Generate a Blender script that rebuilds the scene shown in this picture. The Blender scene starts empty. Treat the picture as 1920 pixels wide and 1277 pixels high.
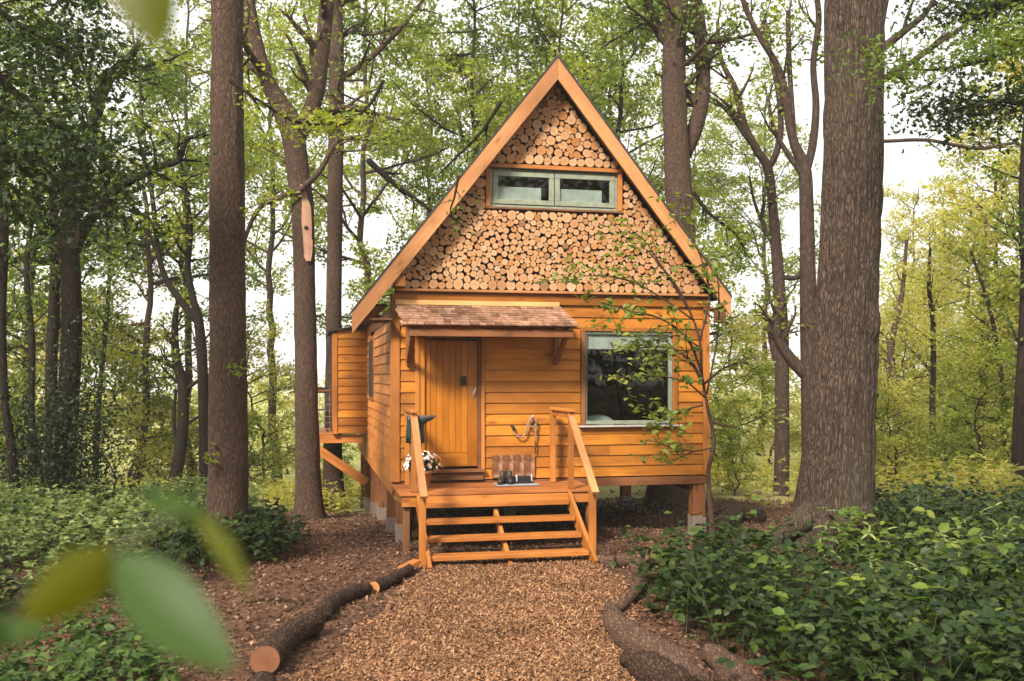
import bpy, bmesh, math, random
import numpy as np
from mathutils import Vector, Matrix, Euler

# ------------------------------------------------------------------ camera, sky, sun, exposure
SC = bpy.context.scene
COL = SC.collection
R = math.radians
FPX, CXP, HOR, CAMZ = 1800.0, 960.0, 708.0, 2.4          # focal length (px of the 1920 wide photo), centre, horizon, eye height
cam = bpy.data.cameras.new('camera')
camo = bpy.data.objects.new('camera', cam)
COL.objects.link(camo)
SC.camera = camo
camo.location = (0, 0, CAMZ)
camo.rotation_euler = (R(90), 0, 0)
cam.sensor_width = 36
cam.lens = FPX / 1920 * 36
cam.shift_y = (HOR - 638.5) / 1920
cam.clip_end = 2000
cam.clip_start = 0.05
cam.dof.use_dof = True
cam.dof.focus_distance = 13.2
cam.dof.aperture_fstop = 3.4

SUN_AZ, SUN_EL = R(208), R(40)       # compass bearing the light comes from (north = +Y), height
world = bpy.data.worlds.new('World')
SC.world = world
world.use_nodes = True
wn, wl = world.node_tree.nodes, world.node_tree.links
wn.clear()
sky = wn.new('ShaderNodeTexSky')
sky.sky_type = 'NISHITA'
sky.sun_disc = False
sky.sun_elevation = SUN_EL
sky.sun_rotation = SUN_AZ
sky.dust_density = 3.0
sky.air_density = 1.2
veil = wn.new('ShaderNodeMix'); veil.data_type = 'RGBA'      # thin bright cloud over the whole sky
veil.inputs[0].default_value = 0.72
veil.inputs[7].default_value = (13.2, 12.6, 12.0, 1)
bg = wn.new('ShaderNodeBackground'); bg.inputs[1].default_value = 0.062
wo = wn.new('ShaderNodeOutputWorld')
wl.new(sky.outputs[0], veil.inputs[6]); wl.new(veil.outputs[2], bg.inputs[0]); wl.new(bg.outputs[0], wo.inputs[0])

sun = bpy.data.lights.new('sun', 'SUN')
suno = bpy.data.objects.new('sun', sun)
COL.objects.link(suno)
sun.energy = 4.3
sun.angle = R(12)
sun.color = (1.0, 0.90, 0.76)
sd = Vector((math.sin(SUN_AZ) * math.cos(SUN_EL), math.cos(SUN_AZ) * math.cos(SUN_EL), math.sin(SUN_EL)))
suno.rotation_euler = sd.to_track_quat('Z', 'Y').to_euler()
suno.location = (-6, -6, 20)

SC.view_settings.view_transform = 'Standard'
SC.view_settings.look = 'None'
SC.view_settings.gamma = 1
SC.view_settings.use_curve_mapping = False
SC.view_settings.exposure = 1.18
SC.render.engine = 'CYCLES'
SC.cycles.max_bounces = 8
SC.cycles.transparent_max_bounces = 8

HAZE = 0.0010
rng = np.random.default_rng(7)
random.seed(7)

# ------------------------------------------------------------------ helpers
def at(px, py, Y):
    """the place at distance Y that the photo shows at (px, py)"""
    return np.array([(px - CXP) / FPX * Y, Y, CAMZ + (HOR - py) / FPX * Y])

def _hash(ix, iy, iz):
    h = (ix.astype(np.int64) * 374761393 + iy.astype(np.int64) * 668265263 + iz.astype(np.int64) * 2147483647) & 0xffffffff
    h = ((h ^ (h >> 13)) * 1274126177) & 0xffffffff
    return ((h ^ (h >> 16)) & 0xffff) / 65535.0

def vnoise(P):
    P = np.asarray(P, float)
    i = np.floor(P).astype(np.int64); f = P - i; f = f * f * (3 - 2 * f)
    r = 0
    for dx in (0, 1):
        for dy in (0, 1):
            for dz in (0, 1):
                w = (f[:, 0] if dx else 1 - f[:, 0]) * (f[:, 1] if dy else 1 - f[:, 1]) * (f[:, 2] if dz else 1 - f[:, 2])
                r = r + w * _hash(i[:, 0] + dx, i[:, 1] + dy, i[:, 2] + dz)
    return r

def fbm(P, o=3):
    P = np.asarray(P, float); s = 0; a = .5; t = 0
    for k in range(o):
        s = s + a * vnoise(P * 2 ** k + 17.3 * k); t += a; a *= .5
    return s / t

def G(x, y):
    """ground height"""
    x = np.asarray(x, float); y = np.asarray(y, float)
    sp = np.log1p(np.exp(np.clip((y - 12.2) * 1.2, -30, 30))) / 1.2
    sl = 0.032 + 0.045 / (1 + np.exp((x + 1.0) * 0.9))
    far = np.minimum(sp, 46.0)
    z = 0.13 - sl * far
    z = z + 0.35 * np.exp(-((x + 8) / 4) ** 2 - ((y - 15) / 5) ** 2)
    P = np.stack([np.ravel(x) * .8, np.ravel(y) * .8, np.zeros(x.size)], 1)
    n = fbm(P, 3).reshape(x.shape) - .5
    P2 = np.stack([np.ravel(x) * 4, np.ravel(y) * 4, np.ones(x.size)], 1)
    n2 = vnoise(P2).reshape(x.shape) - .5
    path = np.exp(-(x / 1.6) ** 4) * (y < 13)
    return z + n * .16 * (1 - .7 * path) + n2 * .03 * (1 - .5 * path)

def G1(x, y):
    return float(G(np.array([x]), np.array([y]))[0])

def mesh_from(name, V, F, smooth=False):
    """V (n,3) ; F list of arrays of faces, each (m,k)"""
    me = bpy.data.meshes.new(name)
    V = np.asarray(V, np.float32)
    if not isinstance(F, (list, tuple)): F = [F]
    elif isinstance(F[0], tuple): F = [np.array(F)]
    F = [np.asarray(f, np.int32) for f in F if len(f)]
    me.vertices.add(len(V)); me.vertices.foreach_set('co', V.ravel())
    idx = np.concatenate([f.ravel() for f in F])
    tot = np.concatenate([np.full(len(f), f.shape[1], np.int32) for f in F])
    st = np.concatenate([[0], np.cumsum(tot)[:-1]]).astype(np.int32)
    me.loops.add(len(idx)); me.loops.foreach_set('vertex_index', idx)
    me.polygons.add(len(tot)); me.polygons.foreach_set('loop_start', st); me.polygons.foreach_set('loop_total', tot)
    me.polygons.foreach_set('use_smooth', np.full(len(tot), bool(smooth)))
    me.update(calc_edges=True)
    return me

WM = {}                                  # world matrix of every linked object
def link(name, data, mat=None, parent=None, M=None):
    o = bpy.data.objects.new(name, data)
    COL.objects.link(o)
    M = M if M is not None else (WM[parent] if parent else Matrix())
    if parent:
        o.parent = parent
        o.matrix_basis = WM[parent].inverted() @ M
    else:
        o.matrix_basis = M
    WM[o] = M.copy()
    if mat is not None and data is not None and not data.materials:
        data.materials.append(mat)
    return o

def tag(o, label=None, cat=None, group=None, kind=None):
    if label: o['label'] = label
    if cat: o['category'] = cat
    if group: o['group'] = group
    if kind: o['kind'] = kind
    return o

def thing(name, loc, rotz=0, label=None, cat=None, group=None):
    o = link(name, None, M=Matrix.Translation(Vector(loc)) @ Matrix.Rotation(rotz, 4, 'Z'))
    o.empty_display_size = .2
    return tag(o, label, cat, group)

_bc = {}
def box_mesh(l, w, h, bev, mat):
    k = (round(l, 4), round(w, 4), round(h, 4), round(bev, 4), mat.name)
    if k in _bc: return _bc[k]
    bm = bmesh.new(); bmesh.ops.create_cube(bm, size=1)
    bmesh.ops.scale(bm, vec=(l, w, h), verts=bm.verts)
    if bev > 0: bmesh.ops.bevel(bm, geom=bm.edges[:], offset=min(bev, .3 * min(l, w, h)), segments=1, affect='EDGES')
    me = bpy.data.meshes.new('timber'); bm.to_mesh(me); bm.free()
    me.materials.append(mat); _bc[k] = me
    return me

def beam(name, a, b, w, h, mat, parent, base=None, up=(0, 0, 1), roll=0, bev=.004):
    """straight timber from a to b; w across, h along `up`; coordinates in `base`"""
    a, b = Vector(a), Vector(b); x = (b - a); l = x.length; x.normalize()
    u = Vector(up); y = u.cross(x).normalized(); z = x.cross(y)
    M = Matrix((x, y, z)).transposed().to_4x4()
    M.translation = (a + b) / 2
    M = M @ Matrix.Rotation(roll, 4, 'X')
    if base is not None: M = base @ M
    return link(name, box_mesh(l, w, h, bev, mat), None, parent, M)

def catmull(P, n):
    P = np.asarray(P, float)
    if len(P) == 2:
        t = np.linspace(0, 1, n)[:, None]; return P[0] * (1 - t) + P[1] * t
    Q = np.vstack([2 * P[0] - P[1], P, 2 * P[-1] - P[-2]])
    s = np.linspace(0, len(P) - 1 - 1e-6, n); i = s.astype(int); f = (s - i)[:, None]
    a, b, c, d = Q[i], Q[i + 1], Q[i + 2], Q[i + 3]
    return .5 * (2 * b + (c - a) * f + (2 * a - 5 * b + 4 * c - d) * f ** 2 + (3 * b - a - 3 * c + d) * f ** 3)

class Tubes:
    def __init__(s): s.V = []; s.Q = []; s.T = []; s.n = 0
    def add(s, P, rad, sides=6, disp=None, cap=True):
        P = np.asarray(P, float); n = len(P); rad = np.broadcast_to(rad, (n,)).astype(float)
        T = np.gradient(P, axis=0); T /= np.linalg.norm(T, axis=1)[:, None] + 1e-9
        m = T.mean(0); ref = np.array([1., 0, 0]) if abs(m[0]) < .8 * np.linalg.norm(m) + 1e-9 else np.array([0, 0, 1.])
        U = ref - (T @ ref)[:, None] * T; U /= np.linalg.norm(U, axis=1)[:, None] + 1e-9
        W = np.cross(T, U)
        a = np.arange(sides) / sides * 2 * math.pi
        C, S = np.cos(a), np.sin(a)
        D = U[:, None, :] * C[None, :, None] + W[:, None, :] * S[None, :, None]
        rr = np.repeat(rad[:, None], sides, 1)
        if disp is not None: rr = rr + disp(P, rad, a)
        V = (P[:, None, :] + D * rr[:, :, None]).reshape(-1, 3)
        i = np.arange(n - 1)[:, None] * sides; j = np.arange(sides)[None, :]; k = (j + 1) % sides
        Q = np.stack([i + j, i + k, i + sides + k, i + sides + j], -1).reshape(-1, 4) + s.n
        s.V.append(V); s.Q.append(Q); base = s.n; s.n += len(V)
        if cap:
            s.V.append(P[[0, -1]]); c0, c1 = s.n, s.n + 1; s.n += 2
            jj = np.arange(sides); kk = (jj + 1) % sides
            s.T.append(np.stack([np.full(sides, c0), base + kk, base + jj], 1))
            e = base + (n - 1) * sides
            s.T.append(np.stack([np.full(sides, c1), e + jj, e + kk], 1))
    def mesh(s, name, origin=(0, 0, 0), smooth=True):
        F = [np.concatenate(s.Q)] if s.Q else []
        if s.T: F.append(np.concatenate(s.T))
        return mesh_from(name, np.concatenate(s.V) - np.asarray(origin), F, smooth)

LEAF2 = (np.array([[0, 0, 0], [.45, -.32, .06], [1, 0, -.05], [.45, .32, .06]]), np.array([[0, 1, 2], [0, 2, 3]]))
LEAF6 = (np.array([[0, 0, 0], [.22, -.27, .05], [.6, -.33, .04], [1, 0, -.12], [.6, .33, .04], [.22, .27, .05], [.3, 0, -.02], [.65, 0, -.03]]),
         np.array([[0, 1, 6], [1, 2, 7], [1, 7, 6], [2, 3, 7], [3, 4, 7], [4, 5, 7], [5, 6, 7], [5, 0, 6]]))
FERN = (np.array([[0, 0, 0], [.3, -.09, .06], [.7, -.08, .05], [1, 0, -.05], [.7, .08, .05], [.3, .09, .06]]), np.array([[0, 1, 5], [1, 2, 5], [5, 2, 4], [2, 3, 4]]))
OAK = (np.array([[0, 0, 0], [.3, -.22, .03], [.45, -.12, .0], [.62, -.36, .05], [.75, -.16, 0], [1, 0, -.08], [.75, .16, 0], [.62, .36, .05], [.45, .12, 0], [.3, .22, .03]]),
       np.array([[0, 1, 2], [2, 3, 4], [2, 4, 5], [0, 2, 5], [0, 5, 8], [8, 5, 6], [8, 6, 7], [0, 8, 9]]))

def leaves_mesh(name, C, size, tpl=LEAF2, up=.9, dirs=None, droop=0, rg=None):
    rg = rg or rng
    C = np.asarray(C, float); N = len(C)
    nrm = rg.normal(0, .55, (N, 3)); nrm[:, 2] += up; nrm /= np.linalg.norm(nrm, axis=1)[:, None]
    if dirs is None: dirs = rg.normal(0, 1, (N, 3)); dirs[:, 2] -= droop
    X = dirs - (dirs * nrm).sum(1)[:, None] * nrm; X /= np.linalg.norm(X, axis=1)[:, None] + 1e-9
    Y = np.cross(nrm, X)
    t, f = tpl
    sz = np.broadcast_to(size, (N,)) * rg.uniform(.65, 1.2, N)
    V = C[:, None, :] + sz[:, None, None] * (t[None, :, 0:1] * X[:, None] + t[None, :, 1:2] * Y[:, None] + t[None, :, 2:3] * nrm[:, None])
    F = f[None] + (np.arange(N) * len(t))[:, None, None]
    return mesh_from(name, V.reshape(-1, 3), F.reshape(-1, f.shape[1]))

# ------------------------------------------------------------------ materials
def nt(name):
    m = bpy.data.materials.new(name); m.use_nodes = True
    t = m.node_tree; t.nodes.clear()
    out = t.nodes.new('ShaderNodeOutputMaterial'); b = t.nodes.new('ShaderNodeBsdfPrincipled')
    t.links.new(b.outputs[0], out.inputs[0])
    return m, t, b, out
def N(t, kind, **kw):
    n = t.nodes.new('ShaderNode' + kind)
    for k, v in kw.items(): setattr(n, k, v)
    return n
def rnd_pair(t):
    """a value that differs from object to object and from island to island"""
    oi = N(t, 'ObjectInfo'); ge = N(t, 'NewGeometry')
    a = N(t, 'Math', operation='ADD'); t.links.new(oi.outputs['Random'], a.inputs[0]); t.links.new(ge.outputs['Random Per Island'], a.inputs[1])
    f = N(t, 'Math', operation='FRACT'); t.links.new(a.outputs[0], f.inputs[0])
    return f.outputs[0]
def ramp(t, inp, stops, interp='LINEAR'):
    r = N(t, 'ValToRGB'); r.color_ramp.interpolation = interp
    e = r.color_ramp.elements
    while len(e) < len(stops): e.new(.5)
    for q, (p, c) in zip(e, stops): q.position = p; q.color = (*c, 1) if len(c) == 3 else c
    if inp is not None: t.links.new(inp, r.inputs[0])
    return r.outputs[0]
def mixc(t, fac, a, b, mode='MIX'):
    m = N(t, 'Mix', data_type='RGBA', blend_type=mode)
    for s, v in ((0, fac), (6, a), (7, b)):
        if hasattr(v, 'node'): t.links.new(v, m.inputs[s])
        elif isinstance(v, (int, float)): m.inputs[s].default_value = v
        else: m.inputs[s].default_value = (*v, 1)
    return m.outputs[2]
def mapped(t, scale, kind='Object', offs=None):
    tc = N(t, 'TexCoord'); mp = N(t, 'Mapping'); mp.inputs['Scale'].default_value = scale
    t.links.new(tc.outputs[kind], mp.inputs[0])
    if offs is not None:
        c = N(t, 'Combine' + 'XYZ'); m = N(t, 'Math', operation='MULTIPLY'); m.inputs[1].default_value = 61.0
        t.links.new(offs, m.inputs[0])
        for i in range(3): t.links.new(m.outputs[0], c.inputs[i])
        t.links.new(c.outputs[0], mp.inputs[1])
    return mp.outputs[0]
def noise(t, vec, scale, detail=4, rough=.55, dist=0):
    n = N(t, 'TexNoise'); n.inputs['Scale'].default_value = scale; n.inputs['Detail'].default_value = detail
    n.inputs['Roughness'].default_value = rough; n.inputs['Distortion'].default_value = dist
    t.links.new(vec, n.inputs['Vector']); return n.outputs['Fac']
def bump(t, b, h, strength=.4, dist=.01):
    n = N(t, 'Bump'); n.inputs['Strength'].default_value = strength; n.inputs['Distance'].default_value = dist
    t.links.new(h, n.inputs['Height']); t.links.new(n.outputs[0], b.inputs['Normal'])

def wood(name, base, dark, rough=.5, knots=True, vary=.35, coat=0):
    m, t, b, _ = nt(name)
    r = N(t, 'ObjectInfo').outputs['Random']
    v = mapped(t, (1.0, 11, 11), 'Object', r)
    g = noise(t, v, 2.2, 5, .6, .8)
    c = ramp(t, g, [(.18, dark), (.46, base), (.8, tuple(min(1, x * 1.18) for x in base))])
    v2 = mapped(t, (.7, 2.2, 2.2), 'Object', r)
    bl = noise(t, v2, 1.3, 3)
    c = mixc(t, .85, c, ramp(t, bl, [(.3, (.55, .48, .42)), (.62, (1.12, 1.1, 1.08))]), 'MULTIPLY')
    lv = ramp(t, r, [(0, (1 - vary, 1 - vary * 1.1, 1 - vary * 1.2)), (.5, (1, 1, 1)), (1, (1 + vary * .5, 1 + vary * .55, 1 + vary * .6))])
    c = mixc(t, .8, c, lv, 'MULTIPLY')
    if knots:
        v3 = mapped(t, (2.0, 5.5, 5.5), 'Object', r)
        vo = N(t, 'TexVoronoi'); vo.inputs['Scale'].default_value = 1.25; t.links.new(v3, vo.inputs['Vector'])
        k = ramp(t, vo.outputs['Distance'], [(.07, (1, 1, 1)), (.15, (0, 0, 0))])
        c = mixc(t, k, c, tuple(x * .4 for x in dark))
        k2 = ramp(t, vo.outputs['Distance'], [(.1, (.75, .75, .75)), (.3, (0, 0, 0))])
        c = mixc(t, k2, c, dark)
    t.links.new(c, b.inputs['Base Color']); b.inputs['Roughness'].default_value = rough
    b.inputs['Specular IOR Level'].default_value = .35
    bump(t, b, g, .25, .004)
    return m

def bark(name, base, dark, scale=(9, 9, 1.6), depth=.02, moss=None, strength=.8, fine=3.0):
    m, t, b, _ = nt(name)
    v = mapped(t, scale, 'Object')
    w = N(t, 'TexNoise'); w.inputs['Scale'].default_value = 1.1; w.inputs['Detail'].default_value = 3; t.links.new(v, w.inputs['Vector'])
    vv = N(t, 'VectorMath', operation='ADD'); sc = N(t, 'VectorMath', operation='SCALE'); sc.inputs['Scale'].default_value = 1.2
    t.links.new(w.outputs['Color'], sc.inputs[0]); t.links.new(v, vv.inputs[0]); t.links.new(sc.outputs[0], vv.inputs[1])
    vo = N(t, 'TexVoronoi', feature='DISTANCE_TO_EDGE'); vo.inputs['Scale'].default_value = fine; t.links.new(vv.outputs[0], vo.inputs['Vector'])
    e = ramp(t, vo.outputs['Distance'], [(0, (0, 0, 0)), (.28, (1, 1, 1))])
    f = noise(t, v, 8, 5, .65)
    h = N(t, 'Math', operation='MULTIPLY_ADD'); t.links.new(e, h.inputs[0]); h.inputs[1].default_value = .7; t.links.new(f, h.inputs[2])
    big = noise(t, mapped(t, (1, 1, .5), 'Object'), 1.6, 3)
    c = mixc(t, e, dark, base)
    c = mixc(t, .8, c, ramp(t, f, [(.3, (.6, .58, .56)), (.7, (1.25, 1.22, 1.2))]), 'MULTIPLY')
    c = mixc(t, .7, c, ramp(t, big, [(.3, (.75, .72, .7)), (.7, (1.15, 1.12, 1.08))]), 'MULTIPLY')
    if moss:
        mk = noise(t, mapped(t, (1, 1, .35), 'Object'), 1.1, 4)
        c = mixc(t, ramp(t, mk, [(.5, (0, 0, 0)), (.75, (.55, .55, .55))]), c, moss)
    t.links.new(c, b.inputs['Base Color']); b.inputs['Roughness'].default_value = .9
    b.inputs['Specular IOR Level'].default_value = .15
    bump(t, b, h.outputs[0], strength, depth)
    return m

def leafm(name, cols, trans=.45, rough=.5, tint=1.35):
    m, t, b, out = nt(name)
    r = rnd_pair(t)
    k = len(cols)
    c = ramp(t, r, [(i / max(1, k - 1), q) for i, q in enumerate(cols)])
    pn = noise(t, mapped(t, (1, 1, 1), 'Object'), .55, 2)
    c = mixc(t, .8, c, ramp(t, pn, [(.3, (.6, .72, .62)), (.7, (1.3, 1.2, 1.05))]), 'MULTIPLY')
    t.links.new(c, b.inputs['Base Color']); b.inputs['Roughness'].default_value = rough
    b.inputs['Specular IOR Level'].default_value = .3
    tr = N(t, 'BsdfTranslucent'); t.links.new(mixc(t, 1.0, c, (tint * 1.08, tint * 1.12, tint * .55), 'MULTIPLY'), tr.inputs[0])
    mx = N(t, 'MixShader'); mx.inputs[0].default_value = trans
    t.links.new(b.outputs[0], mx.inputs[1]); t.links.new(tr.outputs[0], mx.inputs[2]); t.links.new(mx.outputs[0], out.inputs[0])
    return m

def plain(name, col, rough=.5, metal=0, nscale=None, spec=.4):
    m, t, b, _ = nt(name)
    b.inputs['Roughness'].default_value = rough; b.inputs['Metallic'].default_value = metal; b.inputs['Specular IOR Level'].default_value = spec
    v = noise(t, mapped(t, (1, 1, 1), 'Object'), nscale or 14, 4)
    c = ramp(t, v, [(.3, tuple(x * .8 for x in col)), (.7, tuple(min(1, x * 1.15) for x in col))])
    t.links.new(c, b.inputs['Base Color'])
    return m

M_clad = wood('stained_cladding', (.40, .150, .014), (.24, .076, .007), .5, vary=.45)
M_clad_side = wood('stained_cladding_side', (0.420, 0.160, 0.038), (0.302, 0.101, 0.021), .5, vary=.25)
M_frame = wood('stained_softwood_frame', (.36, .138, .030), (.25, .082, .015), .5, vary=.15)
M_barge = wood('pale_softwood_barge', (.40, .185, .072), (.28, .12, .042), .55, vary=.1)
M_new = wood('new_pale_batten', (0.555, 0.315, 0.128), (0.450, 0.225, 0.075), .6, knots=False, vary=.1)
M_deck = wood('trodden_deck', (0.320, 0.116, 0.032), (0.176, 0.056, 0.016), .55, vary=.2)
M_door = wood('varnished_oak_door', (0.360, 0.128, 0.011), (0.248, 0.076, 0.006), .38, knots=False, vary=.12)
M_dark = wood('dark_timber', (.14, .06, .025), (.06, .025, .012), .7, vary=.3)
M_post = wood('rust_brown_post', (0.192, 0.076, 0.028), (0.096, 0.036, 0.014), .65, vary=.2)
M_shingle = wood('weathered_cedar_shingle', (0.270, 0.153, 0.099), (0.108, 0.056, 0.036), .8, knots=False, vary=.6)
M_felt = plain('black_roofing_felt', (.03, .03, .032), .8)
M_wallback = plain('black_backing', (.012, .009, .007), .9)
M_sage = plain('sage_green_paint', (0.208, 0.232, 0.176), .45)
M_sage_shade = plain('shaded_sage_paint', (0.080, 0.096, 0.068), .45)  # darker copy of the sage: shade at frame top and left put into colour
M_grey = plain('grey_metal_foot', (0.198, 0.153, 0.131), .6, .0, 30)
M_sillm = plain('pale_metal_sill', (.55, .50, .48), .35, .3)
M_iron = plain('black_iron', (.02, .02, .022), .45, .3)
M_blind = plain('off_white_blind', (.52, .48, .43), .8, 0, 6)
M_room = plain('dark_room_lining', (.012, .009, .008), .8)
M_duvet = plain('white_bedding', (.6, .6, .58), .9)
M_hose = plain('pale_grey_hose', (0.224, 0.176, 0.136), .45)
M_rubber = plain('black_rubber', (.014, .014, .016), .4)
M_boot = plain('dark_leather', (.022, .018, .017), .5)
M_welly = plain('dark_green_rubber', (.006, .026, .022), .35)
M_sole = plain('grey_brown_rubber_sole', (.10, .075, .06), .6)
M_mat = plain('pale_grey_mat', (.24, .25, .27), .8)
M_terra = plain('terracotta', (.42, .17, .08), .75)
M_petal = plain('pale_pink_petal', (.72, .56, .54), .6)
M_petal2 = plain('white_petal', (.8, .78, .74), .6)
M_canvas = plain('grey_canvas', (.4, .4, .38), .8)

def copper():
    m, t, b, _ = nt('tarnished_copper_sheet')
    v = mapped(t, (1, 1, 1), 'Object'); n = noise(t, v, 5, 5, .6, 1.0)
    c = ramp(t, n, [(.34, (.10, .04, .022)), (.5, (.28, .12, .06)), (.62, (.62, .36, .22))])  # brown copper; the palest tone paints in the shiny highlights
    t.links.new(c, b.inputs['Base Color']); b.inputs['Metallic'].default_value = .55
    t.links.new(ramp(t, n, [(.3, (.5, .5, .5)), (.7, (.3, .3, .3))]), b.inputs['Roughness'])
    bump(t, b, n, .3, .01); return m
M_copper = copper()

def glass():
    m, t, b, out = nt('window_glass')
    tr = N(t, 'BsdfTransparent'); tr.inputs[0].default_value = (.78, .84, .84, 1)
    gl = N(t, 'BsdfGlossy'); gl.inputs['Roughness'].default_value = .015
    fr = N(t, 'Fresnel'); fr.inputs[0].default_value = 1.52
    mt = N(t, 'Math', operation='MULTIPLY'); mt.inputs[1].default_value = 1.0; ge = N(t, 'NewGeometry'); iv_ = N(t, 'Math', operation='SUBTRACT'); iv_.inputs[0].default_value = 1; t.links.new(ge.outputs['Backfacing'], iv_.inputs[1])
    m0 = N(t, 'Math', operation='MULTIPLY'); t.links.new(fr.outputs[0], m0.inputs[0]); t.links.new(iv_.outputs[0], m0.inputs[1]); t.links.new(m0.outputs[0], mt.inputs[0])
    mx = N(t, 'MixShader'); t.links.new(mt.outputs[0], mx.inputs[0]); t.links.new(tr.outputs[0], mx.inputs[1]); t.links.new(gl.outputs[0], mx.inputs[2])
    t.links.new(mx.outputs[0], out.inputs[0]); return m
M_glass = glass()

def logface(name='sawn_log_end', cols=None):
    m, t, b, _ = nt(name)
    r = rnd_pair(t)
    uv = N(t, 'UVMap'); ln = N(t, 'VectorMath', operation='LENGTH'); t.links.new(uv.outputs[0], ln.inputs[0])
    w = N(t, 'Math', operation='MULTIPLY'); w.inputs[1].default_value = 34; t.links.new(ln.outputs['Value'], w.inputs[0])
    s = N(t, 'Math', operation='SINE'); t.links.new(w.outputs[0], s.inputs[0])
    c = ramp(t, r, cols or [(0, (.44, .235, .105)), (.18, (.50, .295, .155)), (.35, (.40, .185, .062)), (.5, (.52, .32, .18)), (.66, (.43, .23, .10)), (.80, (.34, .14, .028)), (.9, (.55, .36, .22)), (.96, (.32, .16, .07)), (1, (.10, .055, .035))])
    c = mixc(t, .30, c, ramp(t, s.outputs[0], [(0, (.4, .33, .28)), (1, (1, 1, 1))]), 'MULTIPLY')
    heart = ramp(t, ln.outputs['Value'], [(0, (.84, .68, .5)), (.3, (.97, .9, .82)), (.55, (1, 1, 1)), (.9, (1.04, 1.04, 1.03)), (1, (.95, .92, .9))])
    c = mixc(t, .8, c, heart, 'MULTIPLY')
    n = noise(t, mapped(t, (1, 1, 1), 'Object', r), 20, 3)
    c = mixc(t, .5, c, ramp(t, n, [(.3, (.7, .66, .62)), (.65, (1.1, 1.1, 1.1))]), 'MULTIPLY')
    t.links.new(c, b.inputs['Base Color']); b.inputs['Roughness'].default_value = .75; return m
M_logface = logface()
M_logbark = plain('thin_log_bark', (.10, .05, .03), .9, 0, 30)

M_bark_warm = bark('furrowed_warm_bark', (0.110, 0.075, 0.057), (0.046, 0.030, 0.023), (14, 14, 3), .018, moss=None)
M_bark_big = bark('deep_ridged_bark', (0.103, 0.075, 0.060), (0.022, 0.015, 0.011), (8, 8, 1.4), .022, moss=(0.056, 0.056, 0.037), strength=.7, fine=4.6)
M_bark_dark = bark('dark_mossy_bark', (0.027, 0.018, 0.013), (0.009, 0.007, 0.005), (8, 8, 1.3), .015, moss=(0.021, 0.030, 0.012))
M_bark_grey = bark('smooth_grey_bark', (0.068, 0.048, 0.038), (0.031, 0.021, 0.017), (6, 6, 2), .008)
M_bark_twig = bark('thin_sapling_bark', (0.084, 0.052, 0.038), (0.035, 0.021, 0.015), (20, 20, 6), .004)
M_log = bark('fallen_log_bark', (0.098, 0.060, 0.041), (0.022, 0.013, 0.010), (14, 4, 14), .02, strength=.9)
M_rawwood = plain('exposed_pale_wood', (.34, .19, .125), .85, 0, 5)
M_cut = logface('dark_cut_log_face', [(0, (.22, .085, .035)), (1, (.15, .06, .025))])
M_drift = bark('barkless_grey_brown_wood', (.20, .125, .09), (.055, .034, .025), (17, 1.8, 17), .014, strength=1.0, fine=3.6)

L_bright = leafm('bright_spring_leaves', [(.185, .235, .032), (.26, .29, .048), (.13, .18, .027), (.32, .31, .075)], .58)
L_mid = leafm('mid_green_leaves', [(.09, .15, .024), (.14, .20, .034), (.06, .11, .02), (.19, .23, .045)], .45)
L_far = leafm('far_yellow_leaves', [(.36, .36, .09), (.44, .40, .13), (.28, .31, .07), (.48, .38, .17)], .6)
L_low = leafm('low_plant_leaves', [(.03, .07, .014), (.06, .105, .02), (.02, .05, .012), (.10, .15, .03)], .3)
L_pale = leafm('pale_distant_leaves', [(.38, .40, .20), (.46, .45, .26), (.30, .34, .15), (.44, .40, .24)], .5)  # sunlit, hazy paleness of the distance put into the leaf colour
L_dark = leafm('dark_shaded_leaves', [(0.018, 0.036, 0.010), (0.032, 0.056, 0.013), (0.012, 0.028, 0.010), (0.048, 0.072, 0.016)], .3)  # shade on the corner boughs is put into this leaf colour
L_bramble = leafm('bramble_leaves', [(0.011, 0.028, 0.006), (0.022, 0.046, 0.008), (0.007, 0.020, 0.006), (0.053, 0.081, 0.014), (0.012, 0.031, 0.007), (0.031, 0.056, 0.010)], .3, .5)  # bramble's own dark green, deepened to stand in for tree shade
L_nettle = leafm('pale_ground_leaves', [(.14, .19, .065), (.20, .25, .09), (.085, .135, .04), (.28, .30, .13)], .35)
L_sap = leafm('sapling_leaves', [(.13, .18, .03), (.20, .25, .055), (.08, .12, .022), (.26, .30, .10)], .5)
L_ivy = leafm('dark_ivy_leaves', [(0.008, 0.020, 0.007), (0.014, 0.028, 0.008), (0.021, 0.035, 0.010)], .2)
L_fore = leafm('near_blurred_leaf', [(0.076, 0.136, 0.043), (0.093, 0.153, 0.051)], .45)
L_fore2 = leafm('near_olive_leaf', [(0.136, 0.145, 0.007), (0.162, 0.153, 0.009)], .45)
L_stem = plain('green_stems', (.07, .08, .03), .7)

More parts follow.
